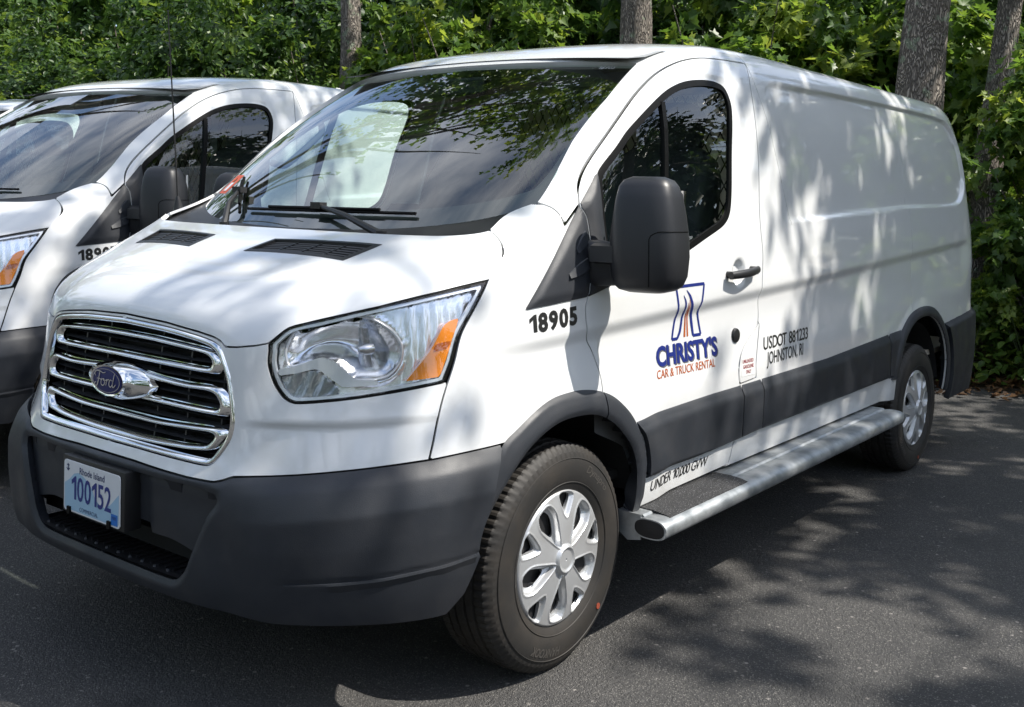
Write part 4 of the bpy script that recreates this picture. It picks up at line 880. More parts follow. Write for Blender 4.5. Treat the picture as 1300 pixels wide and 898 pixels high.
# ------------------------------------------------------------------ door mirror, handle, lock
def sup(cx, cy, ax, ay, z, n=36, e=.55, tilt=0.0):
    P = []
    for k in range(n):
        t = 2 * math.pi * k / n; c, s_ = math.cos(t), math.sin(t)
        P.append((cx + ax * math.copysign(abs(c) ** e, c), cy + ay * math.copysign(abs(s_) ** e, s_), z))
    return P
for o, sg in zip(doors, (-1, 1)):
    mr = empty('door_mirror', parent=van)
    lv = [(1.178,.03,.05,1.15),(1.186,.052,.078,1.152),(1.200,.066,.093,1.155),(1.23,.076,.102,1.156),(1.29,.081,.106,1.155),(1.35,.080,.104,1.153),(1.42,.074,.097,1.150),(1.47,.066,.090,1.147),(1.505,.057,.082,1.145),(1.525,.045,.070,1.144),(1.536,.026,.045,1.143)]
    b = MB(); b.loft([sup(1.215 + (1.36 - z) * -.02, cy, ax, ay, z) for z, ax, ay, cy in lv])
    V = np.array(b.v); V[:, 0] += (V[:, 1] - 1.15) * .22; V[:, 1] *= sg; b.v = [tuple(p) for p in V]
    b.build('mirror_shell', MIRRORP, mr, smooth=50)
    # seam of the lower outer cap panel
    def mring(z):
        zz_ = [q[0] for q in lv]; ax, ay, cy = (np.interp(z, zz_, [q[k] for q in lv]) for k in (1, 2, 3)); P = np.array(sup(1.215 + (1.36 - z) * -.02, cy, ax + .0004, ay + .0004, z, 144)); P[:, 0] += (P[:, 1] - 1.15) * .22; P[:, 1] *= sg; return P
    seam = [mring(z)[68] for z in np.linspace(1.200, 1.345, 10)] + [mring(1.356)[67], mring(1.364)[64], mring(1.368)[61]] + [mring(1.369)[k] for k in range(58, 20, -2)]
    b = MB(); b.tube(seam, .0016, 5); b.build('mirror_seam', RUBBER, mr)
    # arm from corner trim to shell
    b = MB(); rings = []
    for t in np.linspace(0, 1, 7):
        y = .965 + t * .12; x = 1.19 + t * .015; z0 = 1.185 + .010 * t; z1 = 1.335 - .020 * t; hx = .055 - .008 * math.sin(math.pi * t)
        rings.append([(x + hx * math.copysign(abs(math.cos(a)) ** .5, math.cos(a)), sg * y, (z0 + z1) / 2 + (z1 - z0) / 2 * math.copysign(abs(math.sin(a)) ** .5, math.sin(a))) for a in np.linspace(0, 2 * math.pi, 24, endpoint=False)])
    b.loft(rings); b.build('mirror_arm', MIRRORP, mr, smooth=50)
    b = MB(); 
    b.loft([[(1.146 + yy * .22 * 0 + .0, 0, 0)] * 3] * 2) if False else None
    # raised bar moulded on the front of arm and shell
    b = MB(); b.loft([[(xx, sg * y, z) for xx, z in ((1.128 + (y - 1.05) * .19 + .02, 1.262), (1.122 + (y - 1.05) * .19, 1.268), (1.122 + (y - 1.05) * .19, 1.318), (1.128 + (y - 1.05) * .19 + .02, 1.326))] for y in np.linspace(1.0, 1.15, 6)]); b.build('mirror_rib', MIRRORP, mr, smooth=30)
    g_ = MB(); g_.box((1.285 + .004, sg * 1.15, 1.36), (.012, .16, .27)); g_.build('mirror_glass', CHROME, mr)
    if sg > 0:   # passenger mirror is folded back along the door
        mr.location = (1.20, 1.02, 0); mr.rotation_euler = (0, 0, math.radians(-62)); c_, s_ = math.cos(math.radians(-62)), math.sin(math.radians(-62)); mr.location = (1.20 - (c_ * 1.20 - s_ * 1.02), 1.02 - (s_ * 1.20 + c_ * 1.02), 0)
    # handle
    b = MB(); rings = []
    for t in np.linspace(0, 1, 11):
        x = 2.025 + t * .235; z = 1.186 + .014 * t; y = side_y(x, z) + .012 + .030 * math.sin(math.pi * min(1, .15 + t * .75)) ; w_ = .017 - .004 * abs(t - .5); th_ = .012
        rings.append([(x, sg * (y + th_ * math.cos(a)), z + w_ * math.sin(a)) for a in np.linspace(0, 2 * math.pi, 14, endpoint=False)])
    b.loft(rings); b.tube([(2.045, sg * (side_y(2.04, 1.187) - .01), 1.187), (2.045, sg * (side_y(2.04, 1.187) + .035), 1.187)], .014, 10); b.tube([(2.24, sg * (side_y(2.24, 1.198) - .01), 1.198), (2.24, sg * (side_y(2.24, 1.198) + .03), 1.198)], .016, 10)
    b.build('door_handle', BLACKP, o, smooth=50)
    b = MB(); y0 = side_y(2.139, .946); b.loft([[(2.139 + r * math.cos(a), sg * (y0 + q), .946 + r * math.sin(a)) for a in np.linspace(0, 2 * math.pi, 24, endpoint=False)] for r, q in ((.029, -.005), (.029, .004), (.026, .009), (.015, .012), (.002, .013))]); b.build('lock_cap', BLACKP, o, smooth=40)

for o, sg in zip(fenders, (-1, 1)):      # moulded slots in the black corner piece
    for (x0, z0, x1, z1) in ((1.035, 1.225, 1.130, 1.262), (1.085, 1.300, 1.140, 1.345)):
        b = MB(); R_ = []
        for t in np.linspace(0, 1, 6):
            x = x0 + (x1 - x0) * t; z = z0 + (z1 - z0) * t; y = side_y(x, z) + .0095; hh = .018 * min(1, .4 + t * 1.2)
            R_.append([(x, sg * (y - .004), z + hh), (x, sg * (y + .002), z + hh * .8), (x, sg * (y + .010), z - hh), (x, sg * (y - .004), z - hh * 1.2)])
        b.loft(R_); b.build('trim_slot', PLASTIC, o, smooth=30)

# ------------------------------------------------------------------ running boards
def rz(x): return .017 * (x - 1.4)
for sg in (-1, 1):
    rb = empty('running_board', parent=van)
    tubeP = [(1.086 + .066 * math.copysign(abs(math.cos(a)) ** .75, math.cos(a)), .384 + .034 * math.copysign(abs(math.sin(a)) ** .8, math.sin(a))) for a in np.linspace(0, 2 * math.pi, 28, endpoint=False)]
    b = MB(); rr_ = []
    for x, k in ((1.375, .98), (1.38, 1), *[(q, 1) for q in np.linspace(1.5, 3.60, 12)], (3.64, .97), (3.665, .88), (3.68, .7), (3.686, .4)):
        rr_.append([(x, sg * (1.086 + (y - 1.086) * k), .384 + (z - .384) * k + rz(x)) for y, z in tubeP])
    b.loft(rr_); b.build('step_tube', GALV, rb, smooth=50)
    b = MB(); b.loft([[(x, sg * y, z + rz(x)) for y, z in ((.955, .424), (1.052, .424), (1.060, .418), (1.060, .405), (.955, .410))] for x in np.linspace(1.385, 3.62, 12)]); b.build('step_plate', GALV, rb, smooth=30)
    b = MB(); b.loft([[(x, sg * y, z + rz(x)) for y, z in ((.985, .4275), (1.055, .4275), (1.100, .4225), (1.125, .4165), (1.125, .411), (1.100, .418), (1.055, .4225), (.985, .4225))] for x in np.linspace(1.44, 2.00, 9)]); b.build('grip_pad', PAD, rb, smooth=30)
    b = MB(); b.loft([[(1.3755, sg * (1.086 + (y - 1.086) * k), .384 + (z - .384) * k) for y, z in tubeP] for k in (.86, .02)]); V = np.array(b.v); V[:, 0] = [1.3738 if i < 28 else 1.370 for i in range(len(V))]; b.v = [tuple(p) for p in V]; b.build('end_cap', mat('end_cap_black', (.008, .008, .009), .6), rb, smooth=30)
    b = MB(); b.loft([[(x, sg * y, z) for y, z in ((.955, .424), (1.05, .424), (1.05, .34), (1.0, .33), (.955, .36))] for x in (1.378, 1.384)]); b.build('end_plate', GALV, rb)
    for px_ in (1.75, 3.2):
        b = MB(); b.box((px_, sg * .93, .375), (.05, .22, .04)); b.build('bracket', BLACKP, rb)

# ------------------------------------------------------------------ wipers, antenna, number plate
for (ya, za, yb_, zb_, py) in ((.30, 1.386, -.50, 1.392, -.30), (.33, 1.37, .58, 1.50, .34)):
    wp = empty('wiper', parent=van)
    P = []
    for t in np.linspace(0, 1, 13):
        y = ya + (yb_ - ya) * t; z = za + (zb_ - za) * t; p, nn = screen_at(y, z); P.append(p + nn * .012)
    b = MB(); b.tube(P, .006, 6); b.tube([p + vec(-.003, 0, .010) for p in P[2:-2]], .0055, 6); b.build('wiper_blade', RUBBER, wp, smooth=40)
    mid = P[6] + vec(-.006, 0, .018); piv = vec(.735, py * 1.55 if py < 0 else py, 1.333)
    b = MB(); b.tube([piv, piv + (mid - piv) * .5 + vec(-.015, 0, .014), mid], [.014, .010, .007], 8); b.box(mid, (.03, .05, .022)); b.tube([piv - vec(0, 0, .03), piv + vec(0, 0, .012)], .018, 10); b.build('wiper_arm', BLACKP, wp, smooth=40)
b = MB(); b.tube([(.885, .85, 1.345), (.884, .85, 1.40), (.881, .85, 1.43)], [.024, .015, .006], 12); b.tube([(.881, .85, 1.43), (.855, .85, 1.78), (.826, .85, 2.16)], [.0034, .0030, .0022], 6); b.build('antenna', BLACKP, van, smooth=50)
# door-side sticker on the far lower corner of the screen
def scr(y, z): p, nn = screen_at(y, z); return p + nn * .001
ORP = mat('inspection_sticker', (.62, .09, .03), .5)
flat_poly('screen_sticker', [(.648,1.445),(.728,1.445),(.728,1.520),(.648,1.520)], scr, ORP, screen); flat_poly('screen_sticker', [(.668,1.455),(.700,1.455),(.700,1.488),(.668,1.488)], lambda y, z: scr(y, z) + vec(-.001, 0, .001), WHITED, screen)

plate = empty('number_plate', parent=van)
PX, PZ = .046, .5685
b = MB(); b.loft([[(x, y, PZ + z) for y, z in ((-.168, -.083), (.168, -.083), (.168, .088), (-.168, .088))] for x in (.050, .105)]); b.build('plate_holder', BLACKP, plate, bevel=.006, smooth=40)
def rrect(w_, h_, r, n=5):
    P = []
    for cx, cy, a0 in ((w_ - r, h_ - r, 0), (-w_ + r, h_ - r, 90), (-w_ + r, -h_ + r, 180), (w_ - r, -h_ + r, 270)):
        for k in range(n): a = math.radians(a0 + 90 * k / (n - 1)); P.append((cx + r * math.cos(a), cy + r * math.sin(a)))
    return P
b = MB(); b.prism(rrect(.1524, .0762, .012), lambda y, z: (PX + .003, -y, PZ + z), lambda y, z: (PX, -y, PZ + z)); b.build('plate_sheet', mat('plate_white', (.70, .71, .72), .35), plate, bevel=.001)
PT = lambda e=.0006: (lambda u, v: (PX - e, -u, PZ + v))
LB = mat('plate_blue', (.34, .52, .66), .35); NB = mat('plate_navy', (.015, .03, .12), .4)
wave = [(-.147,.006),(-.12,.020),(-.095,.040),(-.07,.046),(-.045,.040),(-.02,.030),(.005,.012),(.02,-.012),(.045,-.026),(.075,-.030),(.105,-.014),(.13,.008),(.147,.022),(.147,-.062),(.14,-.071),(-.14,-.071),(-.147,-.062)]
flat_poly('plate_wave', wave, PT(.0003), LB, plate)
put_text('plate_number', '100152', PT(.0012), mat('plate_ink', (.02, .035, .20), .4), plate, 0, -.036, .070, width=.215, bold=.012, align=.5)
put_text('plate_state', 'Rhode Island', PT(.0009), NB, plate, .004, .044, .020, width=.135, bold=.008, align=.5)
put_text('plate_class', 'COMMERCIAL', PT(.0009), NB, plate, -.012, -.066, .012, width=.100, align=.5)
b = MB(); f = PT(.0010); b.add([f(*p) for p in ((-.130,.046),(-.126,.046),(-.126,.066),(-.130,.066), (-.135,.060),(-.121,.060),(-.121,.063),(-.135,.063), (-.138,.052),(-.128,.044),(-.118,.052),(-.121,.053),(-.128,.048),(-.135,.053))], [(0,1,2,3),(4,5,6,7),(8,9,12,13),(9,10,11,12)]); b.build('plate_anchor', NB, plate)
flat_poly('plate_sticker', [(.108,-.070),(.142,-.070),(.142,-.038),(.108,-.038)], PT(.0008), mat('plate_tag', (.02, .16, .52), .4), plate)
put_text('plate_sticker_text', 'MAY', PT(.0014), NB, plate, .125, -.054, .010, width=.024, align=.5)
for u in (-.118, .100):
    b = MB(); b.box((PX - .001, -u, PZ - .072), (.010, .016, .022)); b.build('plate_clip', RUBBER, plate)

# ------------------------------------------------------------------ lettering on the driver's side
dD, dC = doors[0], van
put_text('fleet_number', '18905', lambda x, z: on_door(.0012, .07, .855)(x, z), BLACKD, fenders[0], .858, 1.062, .052, width=.216, bold=.045)
put_text('screen_number', '18905', lambda u, v: scr(-(.62 + u) , 1.945 + v), WHITED, screen, 0, 0, .013, width=.060, bold=.03)
lg = on_door(.0012)
def stroke(name, P, wd, m, parent, e=.0012, closed=False):
    f = on_door(e); Q = smooth_poly(P, 1 if all(len(p) > 2 for p in P) else 6, closed=closed)
    if closed: Q = np.concatenate([Q, Q[:1]])
    if all(len(p) > 2 for p in P):
        D = []
        for a, c in zip(Q[:-1], Q[1:]):
            for t in np.linspace(0, 1, 6, endpoint=False): D.append(a + (c - a) * t)
        Q = np.array(D + [Q[-1]])
    n = len(Q); T = np.gradient(Q, axis=0); T /= np.linalg.norm(T, axis=1, keepdims=True) + 1e-9; Nn = np.stack([-T[:, 1], T[:, 0]], 1)
    w_ = (np.interp(np.linspace(0, 1, n), np.linspace(0, 1, len(wd)), wd) if not np.isscalar(wd) else np.full(n, wd))[:, None]
    A, C = Q + Nn * w_, Q - Nn * w_; b = MB(); b.add([f(*p) for p in A] + [f(*p) for p in C], [(k, k + 1, n + k + 1, n + k) for k in range(n - 1)]); return b.build(name, m, parent)
# pictogram: blue outlined shield of a road running to the horizon
# frame of the pictogram, (x, z) on the door
fr_ = [(1.705,.972,0),(1.668,.972,0),(1.690,1.06,0),(1.662,1.160,0),(1.862,1.163,0),(1.842,1.065,0),(1.874,.974,0),(1.818,.974,0)]
for a, c in zip(fr_[:-1], fr_[1:]): stroke('logo_outline', [a, c], .0055, BLUE, dD)
stroke('logo_outline', [(1.705,.972),(1.725,1.0),(1.735,1.05),(1.732,1.10),(1.715,1.128)], [.0055,.007,.006,.005,.001], BLUE, dD, .0014)
stroke('logo_outline', [(1.818,.974),(1.806,1.02),(1.790,1.07),(1.762,1.12),(1.735,1.146)], [.0065,.008,.0075,.006,.001], BLUE, dD, .0014)
stroke('logo_road_line', [(1.756,.974),(1.759,1.02),(1.757,1.07),(1.752,1.10)], [.006,.005,.003,.001], ORANGE, dD); stroke('logo_road_line', [(1.778,.974),(1.775,1.02),(1.768,1.07),(1.758,1.11)], [.005,.004,.003,.001], ORANGE, dD)
put_text('logo_name_shadow', "CHRISTY'S", on_door(.0010), GREYD, dD, 1.563, .884, .066, width=.435, bold=.035)
put_text('logo_name', "CHRISTY'S", on_door(.0018), BLUE, dD, 1.556, .889, .066, width=.435, bold=.035)
put_text('logo_line', 'CAR & TRUCK RENTAL', on_door(.0014), ORANGE, dD, 1.553, .846, .030, width=.412, bold=.004, shear=.1)
put_text('gross_weight', 'UNDER 10,000 GVW', on_door(.0014, .020, 1.495), BLACKD, dD, 1.492, .472, .036, width=.435, bold=.004, shear=.2)
put_text('registration_line', 'USDOT 881233', on_door(.0014, .020, 2.36), BLACKD, van, 2.372, .868, .050, width=.435, bold=.010, shear=.2)
put_text('registration_line', 'JOHNSTON, RI', on_door(.0014, .020, 2.36), BLACKD, van, 2.390, .806, .050, width=.36, bold=.010, shear=.2)
flat_poly('fuel_label', [(2.172,.782),(2.285,.782),(2.289,.852),(2.176,.852)], on_door(.0010), mat('label_white', (.70, .70, .68), .4), fl[0])
for k, t_ in enumerate(('UNLEADED', 'GASOLINE', 'ONLY')):
    put_text('fuel_label_text', t_, on_door(.0016), REDD, fl[0], 2.229, .833 - k * .021, .014, width=(.092, .088, .045)[k], bold=.012, align=.5)
# ------------------------------------------------------------------ cabin seen through the glass
b = MB()
for sg in (1,):
    P = [(.80, 1.30), (.95, 1.335), (1.10, 1.33), (1.22, 1.29), (1.27, 1.22), (1.26, 1.05), (1.20, .80)]
    b.loft([[(x + .10 * (abs(y) / .85) ** 2 * (1 if i < 3 else .2), y, z - (.02 if abs(y) > .8 else 0)) for i, (x, z) in enumerate(P)] for y in np.linspace(-.86, .86, 23)], cap=False)
dash = b.build('dashboard', TRIM, van, smooth=45)
b = MB(); b.loft([[(1.16 + .14 * (1 - t), -.42 + .20 * math.cos(a), 1.31 + .07 * t + .0 * math.sin(a)) for a in np.linspace(0, math.pi, 9)] for t in (0, 1)], cap=False); b.build('instrument_hood', TRIM, van, smooth=50)
c = vec(1.42, -.42, 1.24); ax = vec(-.80, 0, .60); u = vec(0, 1, 0); v = np.cross(ax, u)
b = MB(); b.tube([c + .195 * (u * math.cos(a) + v * math.sin(a)) for a in np.linspace(0, 2 * math.pi, 40, endpoint=False)], .015, 8, closed=True)
for a in (0, math.pi, -math.pi / 2): b.tube([c + .19 * (u * math.cos(a) + v * math.sin(a)), c + .05 * (u * math.cos(a) + v * math.sin(a)) + ax * -.02], .014, 6)
b.tube([c - ax * .03, c + ax * .01], [.07, .06], 16); b.tube([c, c - ax * .25], .03, 8); b.build('steering_wheel', BLACKP, van, smooth=50)
def soft(b, c, d, R=None, n=12, e=.45, m=8):
    """rounded cushion"""
    V = []; c = vec(*c); d = np.array(d) / 2
    for i in range(m + 1):
        ph = -math.pi / 2 + math.pi * i / m
        for k in range(n):
            t = 2 * math.pi * k / n; f = lambda q: math.copysign(abs(q) ** e, q)
            p = vec(f(math.cos(ph)) * f(math.cos(t)), f(math.cos(ph)) * f(math.sin(t)), f(math.sin(ph))) * d
            V.append((p @ np.array(R).T if R is not None else p) + c)
    F = [(i * n + k, i * n + (k + 1) % n, (i + 1) * n + (k + 1) % n, (i + 1) * n + k) for i in range(m) for k in range(n)]
    return b.add(V, F)
for y in (-.54, .54):
    st_ = empty('seat', parent=van); tl = rot('Y', .22)
    b = MB(); soft(b, (2.0, y, .94), (.52, .52, .20)); b.build('seat_cushion', SEAT, st_, smooth=70)
    b = MB(); soft(b, (2.27, y, 1.34), (.17, .52, .72), tl); soft(b, (2.24, y - .2, 1.30), (.16, .10, .58), tl); soft(b, (2.24, y + .2, 1.30), (.16, .10, .58), tl); b.build('seat_back', SEAT, st_, smooth=70)
    b = MB(); soft(b, (2.36, y, 1.765), (.12, .29, .23), tl); b.build('headrest', SEAT, st_, smooth=70)
    b = MB(); 
    for q in (-.06, .06): b.tube([(2.325, y + q, 1.61), (2.345, y + q, 1.72)], .007, 8)
    b.build('headrest_post', mat('bright_post', (.6, .62, .62), .2, .9), st_)
    b = MB(); b.box((2.0, y, .62), (.45, .45, .50)); b.build('seat_base', TRIM, st_)
# wire partition behind the seats
pt = empty('partition', parent=van)
b = MB(); b.box((2.60, 0, .85), (.03, 1.84, .90)); b.box((2.60, -.80, 1.62), (.03, .10, .72)); b.box((2.60, .80, 1.62), (.03, .10, .72)); b.box((2.60, 0, 2.00), (.03, 1.4, .12)); b.box((2.60, 0, 1.62), (.04, .06, .66)); b.build('partition_panel', mat('partition_grey', (.30, .31, .31), .6), pt)
b = MB(); y0, y1, z0, z1 = -.75, .75, 1.30, 1.94; stp = .052
for k in range(-14, 34):
    for sg in (1, -1):
        # lines z = z0 + 1.7*(y-yk)*sg
        pts_ = []
        yk = y0 + k * stp
        for yy_ in np.linspace(y0, y1, 200):
            zz_ = z0 + 1.8 * (yy_ - yk) * sg
            if z0 <= zz_ <= z1: pts_.append((2.595, yy_, zz_))
        if len(pts_) > 1: b.tube([pts_[0], pts_[-1]], .0035, 4)
for k in range(1, 15):
    pass
b.build('wire_mesh', mat('mesh_dark', (.03, .03, .032), .5, .4), pt)
# grab handle and trims on the passenger A-pillar, door cards, roof lining, sun visors
b = MB(); P = [(1.30, .80, 1.58), (1.33, .745, 1.57), (1.43, .73, 1.65), (1.52, .735, 1.72), (1.56, .785, 1.76)]; b.tube([tuple(p) for p in np.array([smooth_poly([(p[0], p[2]) for p in P], 5, False)[:, 0], np.interp(np.arange(21), np.arange(0, 21, 5), [p[1] for p in P]), smooth_poly([(p[0], p[2]) for p in P], 5, False)[:, 1]]).T], .014, 8); b.build('grab_handle', TRIM, van, smooth=50)
for sg in (-1, 1):
    dc = area(base, WINDOW, g=0, grow=.015, inside=False); dc = area(dc, DOOR, g=.02); dc = dc.clip(dc.V[:, 2] - 1.42).offset(-.055)
    mk('door_card', dc.mirror() if sg < 0 else dc, TRIM, doors[0 if sg < 0 else 1])
    b = MB(); b.loft([[(x, sg * y, z) for x, y, z in ((1.70 + t * .13, .28, 1.955 - t * .05), (1.70 + t * .13, .58, 1.95 - t * .05), (1.715 + t * .13, .58, 1.965 - t * .05), (1.715 + t * .13, .28, 1.97 - t * .05))] for t in (0, 1)]); b.build('sun_visor', TRIML, van)
V = [(x, y, 2.035 + .03 * (1 - (y / .78) ** 2) - .06 * sstep(1.95, 1.68, x)) for x in np.linspace(1.66, 2.5, 8) for y in np.linspace(-.76, .76, 15)]
b = MB(); b.add(V, [(i * 15 + k, i * 15 + k + 1, i * 15 + k + 16, i * 15 + k + 15) for i in range(7) for k in range(14)]); b.build('roof_lining', TRIML, van, smooth=60)
b = MB(); b.box((1.62, 0, 1.90), (.03, .24, .07)); b.build('rear_view_mirror', BLACKP, van, bevel=.01)
b = MB(); b.box((1.75, 0, .52), (1.5, 1.8, .03)); b.build('cabin_floor', mat('floor_rubber', (.03, .03, .03), .8), van)
b = MB(); b.box((4.0, 0, .62), (2.75, 1.85, .03)); b.build('cargo_floor', mat('cargo_ply', (.34, .30, .24), .7), van)
# ------------------------------------------------------------------ ground
def asphalt():
    m = bpy.data.materials.new('asphalt'); m.use_nodes = True; N = m.node_tree.nodes; L = m.node_tree.links; b = N['Principled BSDF']
    tc = N.new('ShaderNodeTexCoord')
    def nz(s, d=4, r=.6):
        n = N.new('ShaderNodeTexNoise'); n.inputs['Scale'].default_value = s; n.inputs['Detail'].default_value = d; n.inputs['Roughness'].default_value = r; L.new(tc.outputs['Object'], n.inputs['Vector']); return n
    def mr(src, a, c, lo=0, hi=1):
        k = N.new('ShaderNodeMapRange'); k.inputs[1].default_value = a; k.inputs[2].default_value = c; k.inputs[3].default_value = lo; k.inputs[4].default_value = hi; L.new(src, k.inputs[0]); return k.outputs[0]
    def mix(f, a, c, mode='MIX'):
        k = N.new('ShaderNodeMix'); k.data_type = 'RGBA'; k.blend_type = mode
        for sck, v in ((0, f), (6, a), (7, c)):
            if isinstance(v, (tuple, list)): k.inputs[sck].default_value = (*v, 1)
            elif isinstance(v, float): k.inputs[sck].default_value = v
            else: L.new(v, k.inputs[sck])
        return k.outputs[2]
    vo = N.new('ShaderNodeTexVoronoi'); vo.inputs['Scale'].default_value = 190; L.new(tc.outputs['Object'], vo.inputs['Vector'])
    vo2 = N.new('ShaderNodeTexVoronoi'); vo2.inputs['Scale'].default_value = 62; L.new(tc.outputs['Object'], vo2.inputs['Vector'])
    big = nz(.55, 5); patch = nz(1.7, 6, .65); fine = nz(260, 3)
    c = mix(mr(big.outputs[0], .38, .66), (.042, .042, .042), (.076, .073, .070))
    c = mix(mr(patch.outputs[0], .58, .70), c, (.040, .040, .041))
    # worn, paler stones
    sep = N.new('ShaderNodeSeparateColor'); L.new(vo.outputs['Color'], sep.inputs[0])
    st = N.new('ShaderNodeMath'); st.operation = 'MULTIPLY'; L.new(mr(sep.outputs[0], .55, .98), st.inputs[0]); L.new(mr(vo.outputs['Distance'], .55, .25), st.inputs[1])
    c = mix(st.outputs[0], c, (.24, .23, .21))
    sep2 = N.new('ShaderNodeSeparateColor'); L.new(vo2.outputs['Color'], sep2.inputs[0])
    st2 = N.new('ShaderNodeMath'); st2.operation = 'MULTIPLY'; L.new(mr(sep2.outputs[1], .975, .995), st2.inputs[0]); L.new(mr(vo2.outputs['Distance'], .5, .25), st2.inputs[1])
    c = mix(st2.outputs[0], c, (.28, .26, .24))
    # oil drips
    oil = nz(1.5, 5, .55); sp = N.new('ShaderNodeSeparateXYZ'); L.new(tc.outputs['Object'], sp.inputs[0])
    c = mix(mr(oil.outputs[0], .60, .70, 0, .85), c, (.022, .022, .023))
    L.new(c, b.inputs['Base Color']); b.inputs['Roughness'].default_value = .78; b.inputs['Specular IOR Level'].default_value = .45
    L.new(mr(oil.outputs[0], .60, .72, .78, .50), b.inputs['Roughness'])
    ad = N.new('ShaderNodeMath'); ad.operation = 'ADD'; L.new(vo.outputs['Distance'], ad.inputs[0]); L.new(fine.outputs[0], ad.inputs[1])
    ad2 = N.new('ShaderNodeMath'); ad2.operation = 'ADD'; L.new(ad.outputs[0], ad2.inputs[0]); L.new(vo2.outputs['Distance'], ad2.inputs[1])
    bp = N.new('ShaderNodeBump'); bp.inputs['Strength'].default_value = .75; bp.inputs['Distance'].default_value = .010; bp.invert = True; L.new(ad2.outputs[0], bp.inputs['Height']); L.new(bp.outputs[0], b.inputs['Normal'])
    return m
RND = random.Random(7)
def sheet(name, xs, ys, zf, m, kind='structure', **k):
    V = [(x, y, zf(x, y)) for x in xs for y in ys]; n = len(ys)
    b = MB(); b.add(V, [(i * n + j, (i + 1) * n + j, (i + 1) * n + j + 1, i * n + j + 1) for i in range(len(xs) - 1) for j in range(n - 1)]); o = b.build(name, m, smooth=60); tag(o, kind=kind, **k); return o
def gz(x, y): return .033 * float(sstep(1.15, 1.75, y))
sheet('asphalt_lot', [-60, -20, -8, -4, 0, 3, 5, 6.4] + list(np.linspace(6.6, 7.5, 7)), [-60, -20, -8, -5, -3, -2, -1.5, -1, -.5, 0, .5, 1.0, 1.15, 1.3, 1.45, 1.6, 1.75, 2.2, 4, 8, 16, 40], lambda x, y: gz(x, y) - (.012 if x > 7.45 else 0), asphalt())
SOIL = mat('forest_soil', (.040, .028, .019), .95, bump=(30, .8, .02), noise=(9, (.10, .065, .035), .40, .65))
sheet('woodland_ground', [-300, -62, -20, 4, 6.9, 7.3, 7.6, 8.0, 8.6, 9.5, 11, 14, 20, 60, 300], [-300, -62, -20, -8, -4, -3, -2, -1, 0, 1, 2, 3, 5, 8, 12, 20, 42, 300], lambda x, y: -.02 + (.05 * float(sstep(7.3, 8.2, x)) + .12 * float(sstep(8.2, 14, x)) + .03 * math.sin(x * 3.1 + y * 2.3)  * float(sstep(7.4, 8.2, x))) * (1 if x > 7 else 0), SOIL)

# ------------------------------------------------------------------ foliage
def leaf_mat(name, c1, c2, c3, trans=.35):
    m = bpy.data.materials.new(name); m.use_nodes = True; N = m.node_tree.nodes; L = m.node_tree.links; b = N['Principled BSDF']; o = N['Material Output']
    at = N.new('ShaderNodeAttribute'); at.attribute_name = 'tint'
    cr_ = N.new('ShaderNodeValToRGB'); cr_.color_ramp.elements[0].color = (*c1, 1); cr_.color_ramp.elements[1].color = (*c3, 1); e = cr_.color_ramp.elements.new(.6); e.color = (*c2, 1)
    L.new(at.outputs['Fac'], cr_.inputs[0]); L.new(cr_.outputs[0], b.inputs['Base Color']); b.inputs['Roughness'].default_value = .42; b.inputs['Specular IOR Level'].default_value = .5
    tr = N.new('ShaderNodeBsdfTranslucent'); hs = N.new('ShaderNodeHueSaturation'); hs.inputs['Value'].default_value = 1.9; hs.inputs['Saturation'].default_value = 1.1; hs.inputs['Hue'].default_value = .48
    L.new(cr_.outputs[0], hs.inputs['Color']); L.new(hs.outputs[0], tr.inputs[0])
    mx = N.new('ShaderNodeMixShader'); mx.inputs[0].default_value = trans; L.new(b.outputs[0], mx.inputs[1]); L.new(tr.outputs[0], mx.inputs[2]); L.new(mx.outputs[0], o.inputs[0]); return m
LEAF = leaf_mat('maple_leaf', (.055, .115, .024), (.105, .185, .036), (.23, .30, .060), .48)
LEAFS = leaf_mat('darkened_leaf', (.020, .045, .014), (.035, .075, .020), (.06, .11, .03), .08)  # leaf with shade put into its colour, so its reflection stays dark
LEAFD = leaf_mat('dark_leaf', (.033, .074, .022), (.064, .126, .029), (.135, .205, .042), .40)
MAPLE = np.array([(0, 0), (.10, .02), (.40, -.06), (.30, .18), (.55, .38), (.32, .42), (.26, .60), (.12, .55), (0, 1.0), (-.12, .55), (-.26, .60), (-.32, .42), (-.55, .38), (-.30, .18), (-.40, -.06), (-.10, .02)]) * [1, 1]
MF = [(0, 1, 2), (0, 2, 3), (0, 3, 4), (0, 4, 5), (0, 5, 6), (0, 6, 7), (0, 7, 8), (0, 8, 9), (0, 9, 10), (0, 10, 11), (0, 11, 12), (0, 12, 13), (0, 13, 14), (0, 14, 15)]
OVAL = np.array([(0, 0), (.24, .22), (.30, .5), (.18, .8), (0, 1), (-.18, .8), (-.30, .5), (-.24, .22)]); OF = [(0, 1, 2, 3, 4), (0, 4, 5, 6, 7)]
LOBE = np.array([(0, 0), (.42, .02), (.55, .42), (.24, .52), (0, 1.0), (-.24, .52), (-.55, .42), (-.42, .02)]); LF = [(0, 1, 2, 3, 4), (0, 4, 5, 6, 7)]
